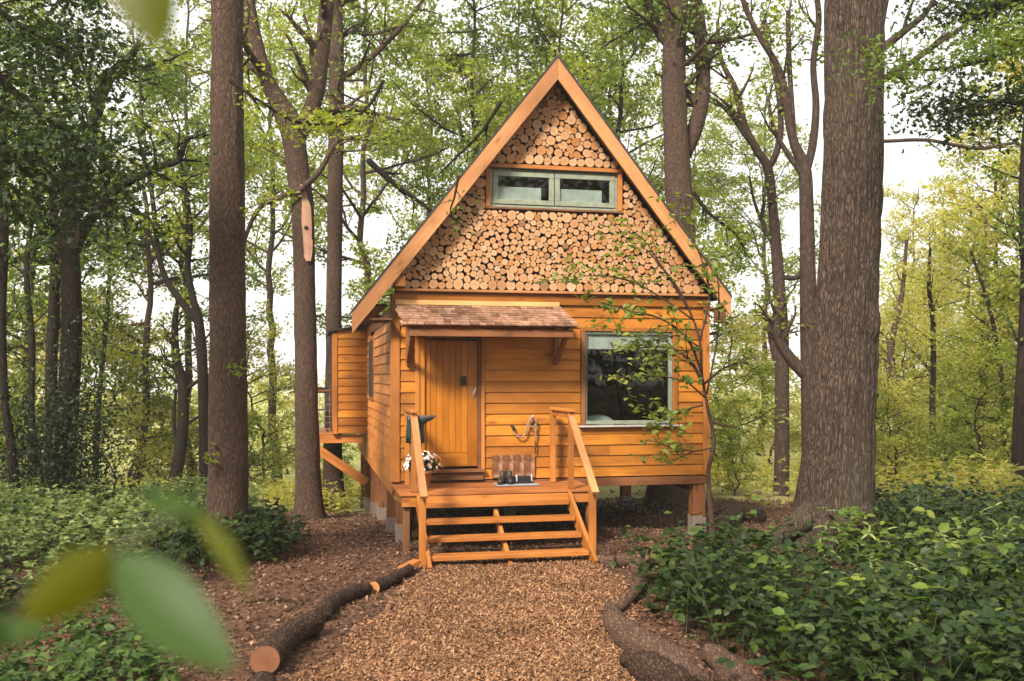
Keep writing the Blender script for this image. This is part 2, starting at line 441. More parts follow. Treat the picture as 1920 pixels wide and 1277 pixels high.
def chipm(name, cols, nz=1):
    m, t, b, _ = nt(name); r = rnd_pair(t); k = len(cols)
    c = ramp(t, r, [(i / (k - 1), q) for i, q in enumerate(cols)])
    n = noise(t, mapped(t, (1, 1, 1), 'Object'), 1.7, 3)
    c = mixc(t, .6, c, ramp(t, n, [(.35, (.62, .58, .55)), (.65, (1.15, 1.12, 1.1))]), 'MULTIPLY')
    t.links.new(c, b.inputs['Base Color']); b.inputs['Roughness'].default_value = .85; b.inputs['Specular IOR Level'].default_value = .2; return m
M_chip = chipm('bark_chippings', [(0.230, 0.115, 0.053), (0.304, 0.166, 0.083), (0.110, 0.053, 0.026), (0.396, 0.248, 0.143), (0.184, 0.085, 0.039), (0.028, 0.016, 0.010), (0.258, 0.133, 0.066), (0.051, 0.028, 0.017)])
M_litter = chipm('dead_leaf_litter', [(0.120, 0.062, 0.036), (0.072, 0.036, 0.022), (0.168, 0.092, 0.056), (0.036, 0.020, 0.014), (0.128, 0.068, 0.040), (0.256, 0.168, 0.120)])

def groundm():
    m, t, b, _ = nt('woodland_floor')
    v = mapped(t, (1, 1, 1), 'Object')
    n1 = noise(t, v, 9, 8, .7); n2 = noise(t, v, 60, 4, .6); n3 = noise(t, v, .5, 3)
    soil = ramp(t, n1, [(.3, (.035, .02, .013)), (.5, (.09, .048, .031)), (.68, (.17, .10, .065))])
    soil = mixc(t, .7, soil, ramp(t, n2, [(.3, (.5, .45, .4)), (.7, (1.4, 1.35, 1.3))]), 'MULTIPLY')
    green = ramp(t, n1, [(.3, (.20, .21, .07)), (.55, (.32, .31, .13)), (.75, (.42, .39, .20))])  # far meadow, paled so the colour carries its bright glow
    sx = N(t, 'SeparateXYZ'); t.links.new(v, sx.inputs[0])
    a = N(t, 'Math', operation='MULTIPLY_ADD'); t.links.new(n3, a.inputs[0]); a.inputs[1].default_value = 8; t.links.new(sx.outputs[1], a.inputs[2])
    mr = N(t, 'MapRange'); mr.inputs[1].default_value = 22; mr.inputs[2].default_value = 27; t.links.new(a.outputs[0], mr.inputs[0])
    c = mixc(t, mr.outputs[0], soil, green)
    t.links.new(c, b.inputs['Base Color']); b.inputs['Roughness'].default_value = .95; b.inputs['Specular IOR Level'].default_value = .1
    bump(t, b, n1, .7, .04); return m
M_ground = groundm()
def pathm():
    m, t, b, _ = nt('chip_path_base')
    v = mapped(t, (1, 1, 1), 'Object'); n1 = noise(t, v, 38, 6, .7); n2 = noise(t, v, 3, 3)
    c = ramp(t, n1, [(.32, (.10, .045, .022)), (.5, (.30, .14, .07)), (.66, (.46, .25, .13))])
    t.links.new(mixc(t, .6, c, ramp(t, n2, [(.3, (.7, .66, .62)), (.7, (1.1, 1.1, 1.1))]), 'MULTIPLY'), b.inputs['Base Color'])
    b.inputs['Roughness'].default_value = .9; bump(t, b, n1, .8, .02); return m
M_path = pathm()

# ------------------------------------------------------------------ ground and path
def axis(lo, hi, step, far):
    core = np.arange(lo, hi + 1e-6, step)
    g = np.cumsum(step * 1.22 ** np.arange(1, 60)); g = g[g < far]
    return np.concatenate([lo - g[::-1], core, hi + g])
def sheet(name, xs, ys, zf, mask=None):
    X, Y = np.meshgrid(xs, ys); Z = zf(X, Y)
    V = np.stack([X.ravel(), Y.ravel(), Z.ravel()], 1)
    nx, ny = len(xs), len(ys)
    i = np.arange(ny - 1)[:, None] * nx + np.arange(nx - 1)[None, :]
    Q = np.stack([i, i + 1, i + nx + 1, i + nx], -1).reshape(-1, 4)
    if mask is not None:
        c = V[Q].mean(1); Q = Q[mask(c[:, 0], c[:, 1])]
    return mesh_from(name, V, Q, True)
g = link('ground', sheet('ground', axis(-11, 9, .1, 250), axis(4, 22, .1, 250), G), M_ground)
tag(g, kind='structure')

def path_half(y):
    return np.interp(y, [3, 7, 9, 11.4, 12.2], [1.55, 1.32, 1.25, 1.12, 1.0])
def path_mid(y):
    return np.interp(y, [3, 7, 9, 11.4], [-.45, -.30, -.08, .08])
def in_path(x, y, pad=0):
    w = path_half(y) + pad + .16 * (fbm(np.stack([x * 1.5, y * 1.5, x * 0], 1), 2) - .5) * 2
    return (np.abs(x - path_mid(y)) < w) & (y < 12.3)
p = link('path', sheet('path', np.arange(-2.4, 2.2, .05), np.arange(4, 12.4, .05), lambda X, Y: G(X, Y) + .012,
                       lambda x, y: in_path(x, y)), M_path)
tag(p, kind='structure')

def scatter_flat(name, mat, xy, size, lift, tilt, tpl, kind='stuff', label=None, cat=None):
    z = G(xy[:, 0], xy[:, 1]) + lift
    me = leaves_mesh(name, np.c_[xy, z], size, tpl, up=tilt)
    o = link(name, me, mat); return tag(o, label, cat, kind='stuff')
CHIP = (np.array([[0, -.16, 0], [1, -.22, .12], [.95, .2, .16], [.05, .2, .03]]), np.array([[0, 1, 2, 3]]))
n = 90000
yy = 5.8 + 6.4 * rng.random(n) ** 1.25; xx = path_mid(yy) + rng.uniform(-1.7, 1.7, n)
k = in_path(xx, yy, -.02); xy = np.c_[xx, yy][k]
scatter_flat('wood_chips', M_chip, xy, .030, .016 + .015 * rng.random(len(xy)), 1.1, CHIP, label='loose orange brown bark chips covering the path up to the steps', cat='wood chips')
n = 60000
yy = 5.8 + 14 * rng.random(n) ** 1.3; xx = rng.uniform(-6.5, 5.5, n)
k = ~in_path(xx, yy, -.15); xy = np.c_[xx, yy][k]
scatter_flat('leaf_litter', M_litter, xy, .05, .008 + .02 * rng.random(len(xy)), 1.0, LEAF2, label='dry red brown leaf litter on the soil around the cabin', cat='leaf litter')

# ------------------------------------------------------------------ the cabin
TH = math.atan(.214)
HM = Matrix.Translation(Vector((-1.665, 13.5, 0))) @ Matrix.Rotation(TH, 4, 'Z')      # local x along the front, y into the house
cabin = thing('cabin', (-1.665, 13.5, 0), TH, 'orange stained timber cabin on posts with a log end gable', 'cabin')
W, DEP = 4.72, 9.6
def hb(name, a, b, w, h, mat, parent=None, **kw): return beam(name, a, b, w, h, mat, parent or cabin, HM, **kw)
def hbox(name, x0, x1, y0, y1, z0, z1, mat, parent=None, bev=.004):
    M = HM @ Matrix.Translation(Vector(((x0 + x1) / 2, (y0 + y1) / 2, (z0 + z1) / 2)))
    l = (x1 - x0, y1 - y0, z1 - z0)
    ax = int(np.argmax(l))
    if ax == 0: me = box_mesh(l[0], l[1], l[2], bev, mat)
    elif ax == 1: M = M @ Matrix.Rotation(R(90), 4, 'Z'); me = box_mesh(l[1], l[0], l[2], bev, mat)
    else: M = M @ Matrix.Rotation(R(-90), 4, 'Y'); me = box_mesh(l[2], l[1], l[0], bev, mat)
    return link(name, me, None, parent or cabin, M)
def poly_prism(pts, y0, y1):
    """polygon in x,z extruded from y0 to y1"""
    n_ = len(pts); V = [(x, y0, z) for x, z in pts] + [(x, y1, z) for x, z in pts]
    bm = bmesh.new(); vs = [bm.verts.new(v) for v in V]
    bm.faces.new(vs[:n_]); bm.faces.new(vs[n_:][::-1])
    for i in range(n_): bm.faces.new((vs[i], vs[i + n_], vs[(i + 1) % n_ + n_], vs[(i + 1) % n_]))
    bmesh.ops.recalc_face_normals(bm, faces=bm.faces)
    me = bpy.data.meshes.new('panel'); bm.to_mesh(me); bm.free(); return me

AP, AZ, SL = 2.30, 6.97, 1.27               # ridge position, height of its top, slope
def roofz(x): return AZ - SL * abs(x - AP)
BW = .305                                     # barge board measured plumb
# inner shell (dark) with the window and door openings
def wall_panels(parent):
    def pn(x0, x1, z0, z1): return (x0, x1, z0, z1)
    T = .02
    segs = [pn(0.02, .37, .95, 3.6), pn(.37, 1.27, 2.96, 3.6), pn(1.27, 2.78, .95, 3.6), pn(2.78, 4.17, .95, 1.70), pn(2.78, 4.17, 3.09, 3.6), pn(4.17, 4.70, .95, 3.6)]
    bm = bmesh.new()
    for x0, x1, z0, z1 in segs:
        me_ = bmesh.ops.create_cube(bm, size=1, matrix=Matrix.Translation(Vector(((x0 + x1) / 2, .06, (z0 + z1) / 2))) @ Matrix.Diagonal(Vector((x1 - x0, .04, z1 - z0, 1))))
    me = bpy.data.meshes.new('front_sheathing'); bm.to_mesh(me); bm.free()
    return link('front_sheathing', me, M_wallback, parent, HM)
wall_panels(cabin)
gz = 3.60
def tri_region_mesh():
    zi = lambda x: roofz(x) - BW + .10
    bm = bmesh.new()
    def poly(pts):
        me = poly_prism(pts, .05, .09); bm.from_mesh(me); bpy.data.meshes.remove(me)
    poly([(0.02, gz + .002), (4.70, gz + .002), (4.70, zi(4.70)), (4.70, 3.8), (3.30, 4.80), (1.36, 4.80), (.02, 3.8)] if False else [(0.02, gz + .002), (4.70, gz + .002), (4.70, max(gz + .01, zi(4.70))), (AP + (zi(AP) - 4.845) / SL, 4.845), (AP - (zi(AP) - 4.845) / SL, 4.845), (.02, max(gz + .01, zi(.02)))])
    poly([(AP - (zi(AP) - 4.85) / SL, 4.85), (1.37, 4.85), (1.37, zi(1.37))])
    poly([(3.29, 4.85), (AP + (zi(AP) - 4.85) / SL, 4.85), (3.29, zi(3.29))])
    poly([(1.375, 5.42), (3.285, 5.42), (3.285, zi(3.285)), (AP, zi(AP)), (1.375, zi(1.375))])
    me = bpy.data.meshes.new('gable_sheathing'); bm.to_mesh(me); bm.free()
    return link('gable_sheathing', me, M_logbark, cabin, HM)
tri_region_mesh()

# weatherboards on the front
EXPO = .156
zb = .945
lean = R(7)
boards = []
z = zb
openings = [(.303, 1.30, 1.02, 3.035), (2.725, 4.24, 1.675, 3.145)]
while z < 3.44:
    segs = [(.09, 4.64)]
    for (a, b_, c, d) in openings:
        if z + EXPO * .8 > c and z + EXPO * .2 < d:
            segs = [s for q in segs for s in ((q[0], min(q[1], a)), (max(q[0], b_), q[1])) if s[1] - s[0] > .03]
    for (a, b_) in segs:
        if b_ - a > 2.6:
            j = a + (b_ - a) * random.uniform(.3, .7); ss = [(a, j - .001), (j + .001, b_)]
        else: ss = [(a, b_)]
        for (q0, q1) in ss:
            hb('weatherboard', (q0, .010, z + .085), (q1, .010, z + .085), .028, .178, M_clad, roll=-lean, bev=.003)
    for (a, b_, c, d) in openings:                   # narrower pieces ripped to fit under and over the openings
        if z < c - .03 and z + EXPO * .8 > c: hbox('weatherboard', a + .001, b_ - .001, -.006, .02, z, c - .002, M_clad)
        if z < d and z + EXPO * .2 < d and z + EXPO - d > .03: hbox('weatherboard', a + .001, b_ - .001, -.006, .02, d + .002, z + EXPO - .003, M_clad)
    z += EXPO
# corner boards, header beam, bottom plate
hbox('corner_board', -.035, .085, -.03, .045, .93, 3.58, M_frame)
hbox('corner_board', -.038, -.001, .05, .14, .93, 3.58, M_frame)
hbox('corner_board', 4.645, 4.745, -.03, .045, .93, 3.58, M_frame)
hbox('header_board', -.03, 4.75, -.040, .03, 3.455, 3.585, M_clad)
hbox('log_shelf', .02, 4.72, -.10, .05, 3.615, 3.652, M_barge)
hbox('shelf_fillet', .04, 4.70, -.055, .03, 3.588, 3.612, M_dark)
hbox('bottom_plate', .0, 4.70, .0, .10, .80, .925, M_post)

# side walls
def side_wall(x, sgn, skip):
    z = zb - (.20 if sgn < 0 else 0)
    while z < 3.38:
        segs = [(.15, DEP)]
        for (a, b_, c, d) in skip:
            if z + EXPO * .8 > c and z + EXPO * .2 < d:
                segs = [s for q in segs for s in ((q[0], min(q[1], a)), (max(q[0], b_), q[1])) if s[1] - s[0] > .03]
        for (a, b_) in segs:
            hb('weatherboard', (x, a, z + .085), (x, b_, z + .085), .022, .178, M_clad_side, roll=(lean if sgn < 0 else -lean), bev=.003)
        z += EXPO
side_wall(-.005, -1, [(3.75, 4.95, 1.98, 3.16)])
side_wall(W + .005, 1, [])
hbox('side_sheathing', .02, .05, .12, DEP, .9, 3.4, M_wallback)
hbox('side_sheathing', W - .05, W - .02, .12, DEP, .9, 3.9, M_wallback)
hbox('back_wall', .02, W - .02, DEP, DEP + .1, .9, 3.9, M_clad)
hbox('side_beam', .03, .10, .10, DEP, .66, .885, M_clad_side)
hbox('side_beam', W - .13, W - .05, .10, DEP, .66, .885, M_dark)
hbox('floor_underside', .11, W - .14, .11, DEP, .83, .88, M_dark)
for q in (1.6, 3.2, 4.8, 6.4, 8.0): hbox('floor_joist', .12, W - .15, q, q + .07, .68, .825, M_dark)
# small side window
sw = hbox('side_window', -.035, .02, 3.76, 4.94, 1.98, 3.16, M_post)
hbox('pane', -.045, -.037, 3.84, 4.86, 2.06, 3.08, M_wallback, sw, 0)

# roof
def roof_slab(name, pts, mat, parent=None):
    """pts: (x,y) outline on one slope; a slab .05 thick"""
    n_ = len(pts); top = [(x, y, roofz(x) + .03) for x, y in pts]; bot = [(x, y, roofz(x) - .012) for x, y in pts]
    bm = bmesh.new(); vs = [bm.verts.new(v) for v in top + bot]
    bm.faces.new(vs[:n_]); bm.faces.new(vs[n_:][::-1])
    for i in range(n_): bm.faces.new((vs[i], vs[i + n_], vs[(i + 1) % n_ + n_], vs[(i + 1) % n_]))
    bmesh.ops.recalc_face_normals(bm, faces=bm.faces)
    me = bpy.data.meshes.new(name); bm.to_mesh(me); bm.free()
    return link(name, me, mat, parent or cabin, HM)
roof = roof_slab('roof', [(AP - .001, -.34), (-.60, -.34), (-.60, .55), (-.22, .8), (-.22, DEP + .3), (AP - .001, DEP + .3)], M_felt)
roof_slab('roof_slope', [(AP + .001, -.34), (AP + .001, DEP + .3), (4.96, DEP + .3), (4.96, -.34)], M_felt, roof)
# barge boards (front pair), soffit boards, purlin end
def barge(x_end, y0, y1, name, mat, wdt, drop=.02):
    sgn = -1 if x_end < AP else 1
    pts = [(AP + sgn * .002, AZ - drop), (AP + sgn * .002, AZ - drop - wdt), (x_end, roofz(x_end) - drop - wdt * .92), (x_end, roofz(x_end) - drop)]
    o = link(name, None)
    bpy.data.objects.remove(o)
    # built in its own frame so that the grain runs along the slope
    a = Vector((AP + sgn * .002, 0, AZ - drop)); e = Vector((x_end, 0, roofz(x_end) - drop)); x = (e - a).normalized()
    y = Vector((0, 1, 0)); zz = x.cross(y); B = Matrix((x, y, zz)).transposed().to_4x4(); B.translation = (a + e) / 2
    Bi = B.inverted()
    bm = bmesh.new()
    vs = [bm.verts.new(Bi @ Vector((px_, yy_, pz_))) for yy_ in (y0, y1) for px_, pz_ in pts]
    bm.faces.new(vs[:4]); bm.faces.new(vs[4:][::-1])
    for i in range(4): bm.faces.new((vs[i], vs[i + 4], vs[(i + 1) % 4 + 4], vs[(i + 1) % 4]))
    bmesh.ops.recalc_face_normals(bm, faces=bm.faces)
    me = bpy.data.meshes.new(name); bm.to_mesh(me); bm.free()
    return link(name, me, mat, cabin, HM @ B)
barge(-.59, -.335, -.295, 'barge_board', M_barge, BW)
barge(4.95, -.335, -.295, 'barge_board', M_barge, BW)
barge(.0, -.29, .045, 'verge_soffit', M_frame, .10, .03)
barge(4.70, -.29, .045, 'verge_soffit', M_frame, .10, .03)
hbox('purlin_end', -.02, .14, -.29, .0, 3.66, 3.80, M_frame)
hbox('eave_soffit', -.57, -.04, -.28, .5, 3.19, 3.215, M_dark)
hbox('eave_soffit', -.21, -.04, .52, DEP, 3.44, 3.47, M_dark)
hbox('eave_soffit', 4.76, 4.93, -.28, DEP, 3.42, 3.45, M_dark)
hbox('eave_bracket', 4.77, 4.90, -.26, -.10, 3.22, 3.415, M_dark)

# log ends in the gable -- packed round discs of differing size
def pack_logs():
    res = .007
    xs = np.arange(0.05, 4.66, res); zs = np.arange(3.66, 6.66, res)
    X, Z = np.meshgrid(xs, zs)
    cs = 1 / math.hypot(1, SL)
    F_ = (AZ - BW - .0 - SL * np.abs(X - AP) - Z) * cs + .03       # distance to the inner roof line (logs tuck under it a little)
    F_ = np.minimum(F_, Z - 3.655)
    dx = np.maximum(np.maximum(1.30 - X, X - 3.36), 0); dz = np.maximum(np.maximum(4.80 - Z, Z - 5.475), 0)
    inside = (X > 1.30) & (X < 3.36) & (Z > 4.80) & (Z < 5.475)
    F_ = np.where(inside, -1, np.minimum(F_, np.hypot(dx, dz)))
    F_ = np.minimum(F_, np.minimum(X - .06, 4.64 - X))
    out = []
    def put(r, zone):
        nonlocal F_
        ok = np.argwhere((F_ >= r) & (F_ <= r + .006) & zone)
        if len(ok) == 0:
            ok = np.argwhere((F_ >= r) & zone)
            if len(ok) == 0: return False
        i, j = ok[rng.integers(len(ok))]
        cx, cz = xs[j], zs[i]; out.append((cx, cz, r))
        F_ = np.minimum(F_, np.hypot(X - cx, Z - cz) - r)
        return True
    top = Z > 5.2; low = ~top
    # first the bottom row standing on the shelf
    x = .13
    while x < 4.5:
        r = rng.uniform(.046, .074)
        out.append((x + r, 3.656 + r, r)); F_ = np.minimum(F_, np.hypot(X - x - r, Z - 3.656 - r) - r); x += 2 * r + .004
    x = 1.36
    while x < 3.2:
        r = rng.uniform(.05, .072)
        out.append((x + r, 5.478 + r, r)); F_ = np.minimum(F_, np.hypot(X - x - r, Z - 5.478 - r) - r); x += 2 * r + .004
    for r0, r1, ct, cl in ((.070, .080, 3, 3), (.056, .070, 34, 22), (.046, .056, 60, 70), (.038, .046, 80, 330), (.031, .038, 110, 700), (.024, .031, 160, 700), (.016, .024, 160, 600)):
        for zone, cnt in ((top, ct), (low, cl)):
            for _ in range(cnt):
                if not put(rng.uniform(r0, r1), zone): break
    return out
logs = pack_logs()
def log_mesh(seed, nseg=11):
    rg = np.random.default_rng(seed)
    a = np.arange(nseg) / nseg * 2 * math.pi + rg.uniform(0, 1)
    rr = 1 + rg.normal(0, .035, nseg); rr *= 1 + .04 * np.cos(2 * a + rg.uniform(0, 6))
    f = np.stack([np.cos(a) * rr * .98, np.zeros(nseg), np.sin(a) * rr * .97], 1)
    bk = f.copy() * 1.02; bk[:, 1] = 1.3
    V = np.vstack([[0, 0, 0], f, bk])
    i = np.arange(nseg); j = (i + 1) % nseg
    T = np.stack([np.zeros(nseg, int), 1 + i, 1 + j], 1)
    Q = np.stack([1 + j, 1 + i, 1 + nseg + i, 1 + nseg + j], 1)
    return V, T, Q
def finish_log(V, T, Q):
    me = mesh_from('log_end', V, [T, Q])
    return me
variants = []
for s_ in range(6):
    V, T, Q = log_mesh(s_)
    me = mesh_from('log_end', V, [T, Q])
    me.materials.append(M_logface); me.materials.append(M_logbark)
    me.polygons.foreach_set('material_index', np.r_[np.zeros(len(T), int), np.ones(len(Q), int)])
    uv = me.uv_layers.new(name='UVMap'); vi = np.zeros(len(me.loops), int); me.loops.foreach_get('vertex_index', vi)
    uv.data.foreach_set('uv', V[vi][:, [0, 2]].astype(np.float32).ravel()); me.update()
    variants.append(me)
logs.sort(key=lambda q: -q[2])
for (x, z_, r) in logs[:300]:
    r *= 1.09; M = HM @ Matrix.Translation(Vector((x, -.055 - random.uniform(0, .03), z_))) @ Matrix.Rotation(random.uniform(-.05, .05), 4, 'X') @ Matrix.Rotation(random.uniform(0, 6.28), 4, 'Y') @ Matrix.Diagonal(Vector((r, .08, r * random.uniform(.93, 1.0), 1)))
    link('log_end', random.choice(variants), None, cabin, M)
VV, TT, QQ, UU = [], [], [], []; nv = 0
for (x, z_, r) in logs[300:]:
    V, T, Q = log_mesh(random.randrange(10 ** 6), 9)
    w_ = V * np.array([r * 1.1, .08, r * 1.1]) + np.array([x, -.055 - random.uniform(0, .03), z_])
    VV.append(w_); TT.append(T + nv); QQ.append(Q + nv); UU.append(V[:, [0, 2]]); nv += len(V)
me = mesh_from('small_log_ends', np.vstack(VV), [np.vstack(TT), np.vstack(QQ)])
me.materials.append(M_logface); me.materials.append(M_logbark)
me.polygons.foreach_set('material_index', np.r_[np.zeros(sum(map(len, TT)), int), np.ones(sum(map(len, QQ)), int)])
uv = me.uv_layers.new(name='UVMap'); vi = np.zeros(len(me.loops), int); me.loops.foreach_get('vertex_index', vi)
uv.data.foreach_set('uv', np.vstack(UU)[vi].astype(np.float32).ravel())
tag(link('log_ends', me, None, cabin, HM), kind='stuff')
print('logs', len(logs))

# upper window
uw = hbox('upper_window', 1.374, 3.282, -.03, .03, 5.370, 5.409, M_sage)
hbox('frame', 1.374, 3.282, -.03, .03, 4.851, 4.892, M_sage, uw)
hbox('frame', 1.374, 1.412, -.032, .03, 4.893, 5.369, M_sage, uw)
hbox('frame', 3.246, 3.282, -.032, .03, 4.893, 5.369, M_sage, uw)
for (a, b_) in ((1.416, 2.322), (2.334, 3.242)):
    sf = hbox('sash', a, b_, -.045, .01, 5.295, 5.367, M_sage, uw)
    hbox('frame', a, b_, -.045, .01, 4.895, 4.965, M_sage, sf)
    hbox('frame', a, a + .075, -.044, .01, 4.966, 5.294, M_sage, sf)
    hbox('frame', b_ - .075, b_, -.044, .01, 4.966, 5.294, M_sage, sf)
    hbox('pane', a + .07, b_ - .07, -.02, -.014, 4.96, 5.30, M_glass, sf, 0)
    hbox('blind', a + .078, b_ - .19, -.011, -.005, 4.967, 5.15, M_blind, sf, 0)
hbox('window_trim', 1.305, 3.352, -.075, .02, 5.412, 5.470, M_frame, uw)
hbox('window_trim', 1.305, 1.371, -.075, .02, 4.85, 5.410, M_frame, uw)
hbox('window_trim', 3.285, 3.352, -.075, .02, 4.85, 5.410, M_frame, uw)
hbox('sill', 1.30, 3.36, -.085, .02, 4.815, 4.846, M_dark, uw)
hbox('drip_strip', 1.35, 3.31, -.085, -.05, 5.398, 5.411, M_iron, uw)

# lower window
lw = hbox('lower_window', 2.80, 4.15, -.02, .04, 3.03, 3.075, M_sage_shade)
hbox('frame', 2.80, 4.15, -.02, .04, 1.715, 1.765, M_sage, lw)
hbox('frame', 2.80, 2.83, -.022, .04, 1.766, 3.029, M_sage_shade, lw)
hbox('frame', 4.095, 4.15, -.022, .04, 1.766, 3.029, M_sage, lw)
hbox('pane', 2.82, 4.12, .004, .009, 1.75, 3.05, M_glass, lw, 0)
hbox('blind', 2.835, 4.09, .014, .020, 2.82, 3.028, M_blind, lw, 0)
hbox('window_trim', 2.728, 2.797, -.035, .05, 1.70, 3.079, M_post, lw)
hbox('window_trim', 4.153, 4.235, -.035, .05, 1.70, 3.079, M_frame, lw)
hbox('window_trim', 2.72, 4.24, -.037, .05, 3.080, 3.14, M_frame, lw)
hbox('sill', 2.70, 4.29, -.085, .05, 1.672, 1.697, M_sillm, lw)
# rooms behind the glass
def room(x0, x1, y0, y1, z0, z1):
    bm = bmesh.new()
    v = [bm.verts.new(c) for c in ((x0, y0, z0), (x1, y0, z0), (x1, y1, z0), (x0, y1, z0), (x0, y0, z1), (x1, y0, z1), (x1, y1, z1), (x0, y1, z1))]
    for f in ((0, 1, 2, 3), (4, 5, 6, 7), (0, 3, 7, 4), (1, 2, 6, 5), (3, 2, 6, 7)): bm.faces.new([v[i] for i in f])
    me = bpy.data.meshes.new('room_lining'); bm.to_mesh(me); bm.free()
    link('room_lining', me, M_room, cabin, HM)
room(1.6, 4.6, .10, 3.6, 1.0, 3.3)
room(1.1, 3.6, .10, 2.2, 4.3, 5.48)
bed = bmesh.new(); bmesh.ops.create_icosphere(bed, subdivisions=3, radius=1)
for v in bed.verts:
    v.co.z = max(v.co.z, -.2); v.co *= 1 + .08 * math.sin(5 * v.co.x) * math.cos(4 * v.co.y)
me = bpy.data.meshes.new('pillow'); bed.to_mesh(me); bed.free()
pb = link('pillow', me, M_duvet, None, HM @ Matrix.Translation(Vector((3.12, .55, 1.70))) @ Matrix.Diagonal(Vector((.32, .22, .13, 1))))
tag(pb, 'white pillow seen low behind the glass of the large lower window', 'pillow')
pf = hbox('bed', 2.6, 4.3, .25, 2.2, 1.35, 1.66, M_duvet); 
pf.parent = None; pf.matrix_basis = WM[pf]; tag(pf, 'bed with pale bedding inside the cabin behind the large lower window', 'bed')

# door
door = hbox('door', .44, 1.20, .054, .075, 1.13, 2.93, M_door)
xs_ = np.linspace(.525, 1.06, 7)
for i in range(6):
    hbox('door_plank', xs_[i] + .0015, xs_[i + 1] - .0015, .028, .052, 1.325, 2.93, M_door, door, .003)
hbox('door_stile', .44, .523, .022, .053, 1.13, 2.93, M_door, door)
hbox('door_stile', 1.063, 1.20, .022, .053, 1.13, 2.93, M_door, door)
hbox('door_rail', .525, 1.061, .020, .053, 1.13, 1.318, M_door, door)
hbox('lock_box', .955, 1.035, -.005, .02, 2.29, 2.42, M_iron, door)
hbox('handle_plate', 1.115, 1.145, .012, .021, 2.10, 2.30, M_grey, door)
hb('door_handle', (1.13, -.02, 2.16), (1.17, -.03, 2.26), .014, .014, M_sillm, door)
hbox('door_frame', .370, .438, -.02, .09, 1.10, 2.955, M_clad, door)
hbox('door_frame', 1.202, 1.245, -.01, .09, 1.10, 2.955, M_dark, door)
hbox('door_frame', .370, 1.245, -.02, .09, 2.957, 3.03, M_dark, door)
hbox('door_trim', 1.248, 1.30, -.035, .05, .99, 3.03, M_frame, door)
hbox('door_trim', .302, .367, -.035, .05, .99, 3.03, M_frame, door)
hbox('threshold', .36, 1.30, -.10, .06, 1.055, 1.095, M_post, door)
hbox('riser_board', .34, 1.28, -.05, .0, .94, 1.05, M_dark, door)

# porch canopy
can = link('porch_canopy', poly_prism([(.05, 3.40), (.05, 3.38), (.05, 3.39)], 0, .001) if False else box_mesh(2.34, .02, .05, .003, M_dark), None, cabin,
           HM @ Matrix.Translation(Vector((1.22, -.05, 3.37))))
def canz(y, lift=0): return 3.42 - .42 * (-y) + lift      # y runs outwards negative
hbox('flashing_batten', .02, 2.40, -.06, -.032, 3.425, 3.492, M_new, can)
sp = bmesh.new()
me = bpy.data.meshes.new('canopy_deck')
V = [(.04, -.02, canz(-.02)), (2.42, -.02, canz(-.02)), (2.47, -.72, canz(-.72)), (.06, -.72, canz(-.72))]
vt = [sp.verts.new(v) for v in V]; vb = [sp.verts.new((v[0], v[1], v[2] - .025)) for v in V]
sp.faces.new(vt); sp.faces.new(vb[::-1])
for i in range(4): sp.faces.new((vt[i], vb[i], vb[(i + 1) % 4], vt[(i + 1) % 4]))
bmesh.ops.recalc_face_normals(sp, faces=sp.faces); sp.to_mesh(me); sp.free()
link('canopy_deck', me, M_dark, can, HM)  # dark colour here adds to the shadow under the canopy
rows = 8
for rw in range(rows):
    yb = -.79 + rw * .092
    f = (-yb) / .79
    x0, x1 = .03 + .03 * f, 2.41 + .08 * f
    x = x0 - random.uniform(0, .04)
    while x < x1 - .02:
        w_ = random.choice((.09, .11, .13, .16, .10))
        xe = min(x + w_, x1)
        yo = random.uniform(-.012, .012)
        a = Vector(((x + xe) / 2, yb + yo, canz(yb, .022 + random.uniform(0, .006))))
        b_ = Vector(((x + xe) / 2, yb + yo + .17, canz(yb + .17, .006)))
        hb('shingle', a, b_, round(xe - x - .006, 2), .018, M_shingle, can, bev=0)
        x = xe
hbox('front_beam', .14, 2.42, -.72, -.66, 2.955, 3.055, M_post, can)
for x in (.17, 2.31):
    hb('canopy_rafter', (x + .03, -.66, 3.07), (x + .03, -.02, 3.34), .06, .07, M_dark, can)
    hb('bracket_post', (x + .03, -.06, 2.58), (x + .03, -.06, 3.30), .07, .07, M_post, can, up=(0, 1, 0))
    hb('bracket_brace', (x + .03, -.09, 2.64), (x + .03, -.62, 2.98), .06, .07, M_post, can)

# splash panel of copper behind the boots
for i in range(4):
    hbox('splash_sheet', 1.40 + i * .158, 1.555 + i * .158, -.045 - .003 * (i % 2), -.032, .965, 1.285, M_copper, None, .002)

# porch deck
dk = hbox('porch_deck', .01, 2.64, -1.10, -1.055, .72, .858, M_frame)
for i in range(8):
    hbox('deck_board', -.02, 2.655, -1.125 + i * .138, -1.125 + i * .138 + .133, .862, .90, M_deck, dk)
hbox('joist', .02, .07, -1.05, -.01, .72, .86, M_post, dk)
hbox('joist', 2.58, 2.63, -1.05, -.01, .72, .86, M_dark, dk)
hbox('deck_post', .03, .12, -1.04, -.95, .08, .72, M_dark, dk)
hbox('deck_post', 2.52, 2.62, -1.04, -.95, .08, .72, M_dark, dk)
# steps
st = hbox('steps', .20, 2.22, -1.155, -1.128, .735, .856, M_frame)
for (yc, zt) in ((-1.30, .775), (-1.60, .605), (-1.90, .435), (-2.20, .265)):
    hbox('tread', .24, 2.20, yc, yc + .24, zt - .052, zt, M_frame, st)
for x in (.215, 2.235):
    hb('stringer', (x, -1.13, .80), (x, -2.36, .10), .045, .20, M_frame, st)
hb('stringer', (1.22, -1.2, .64), (1.22, -2.2, .08), .05, .12, M_frame, st)
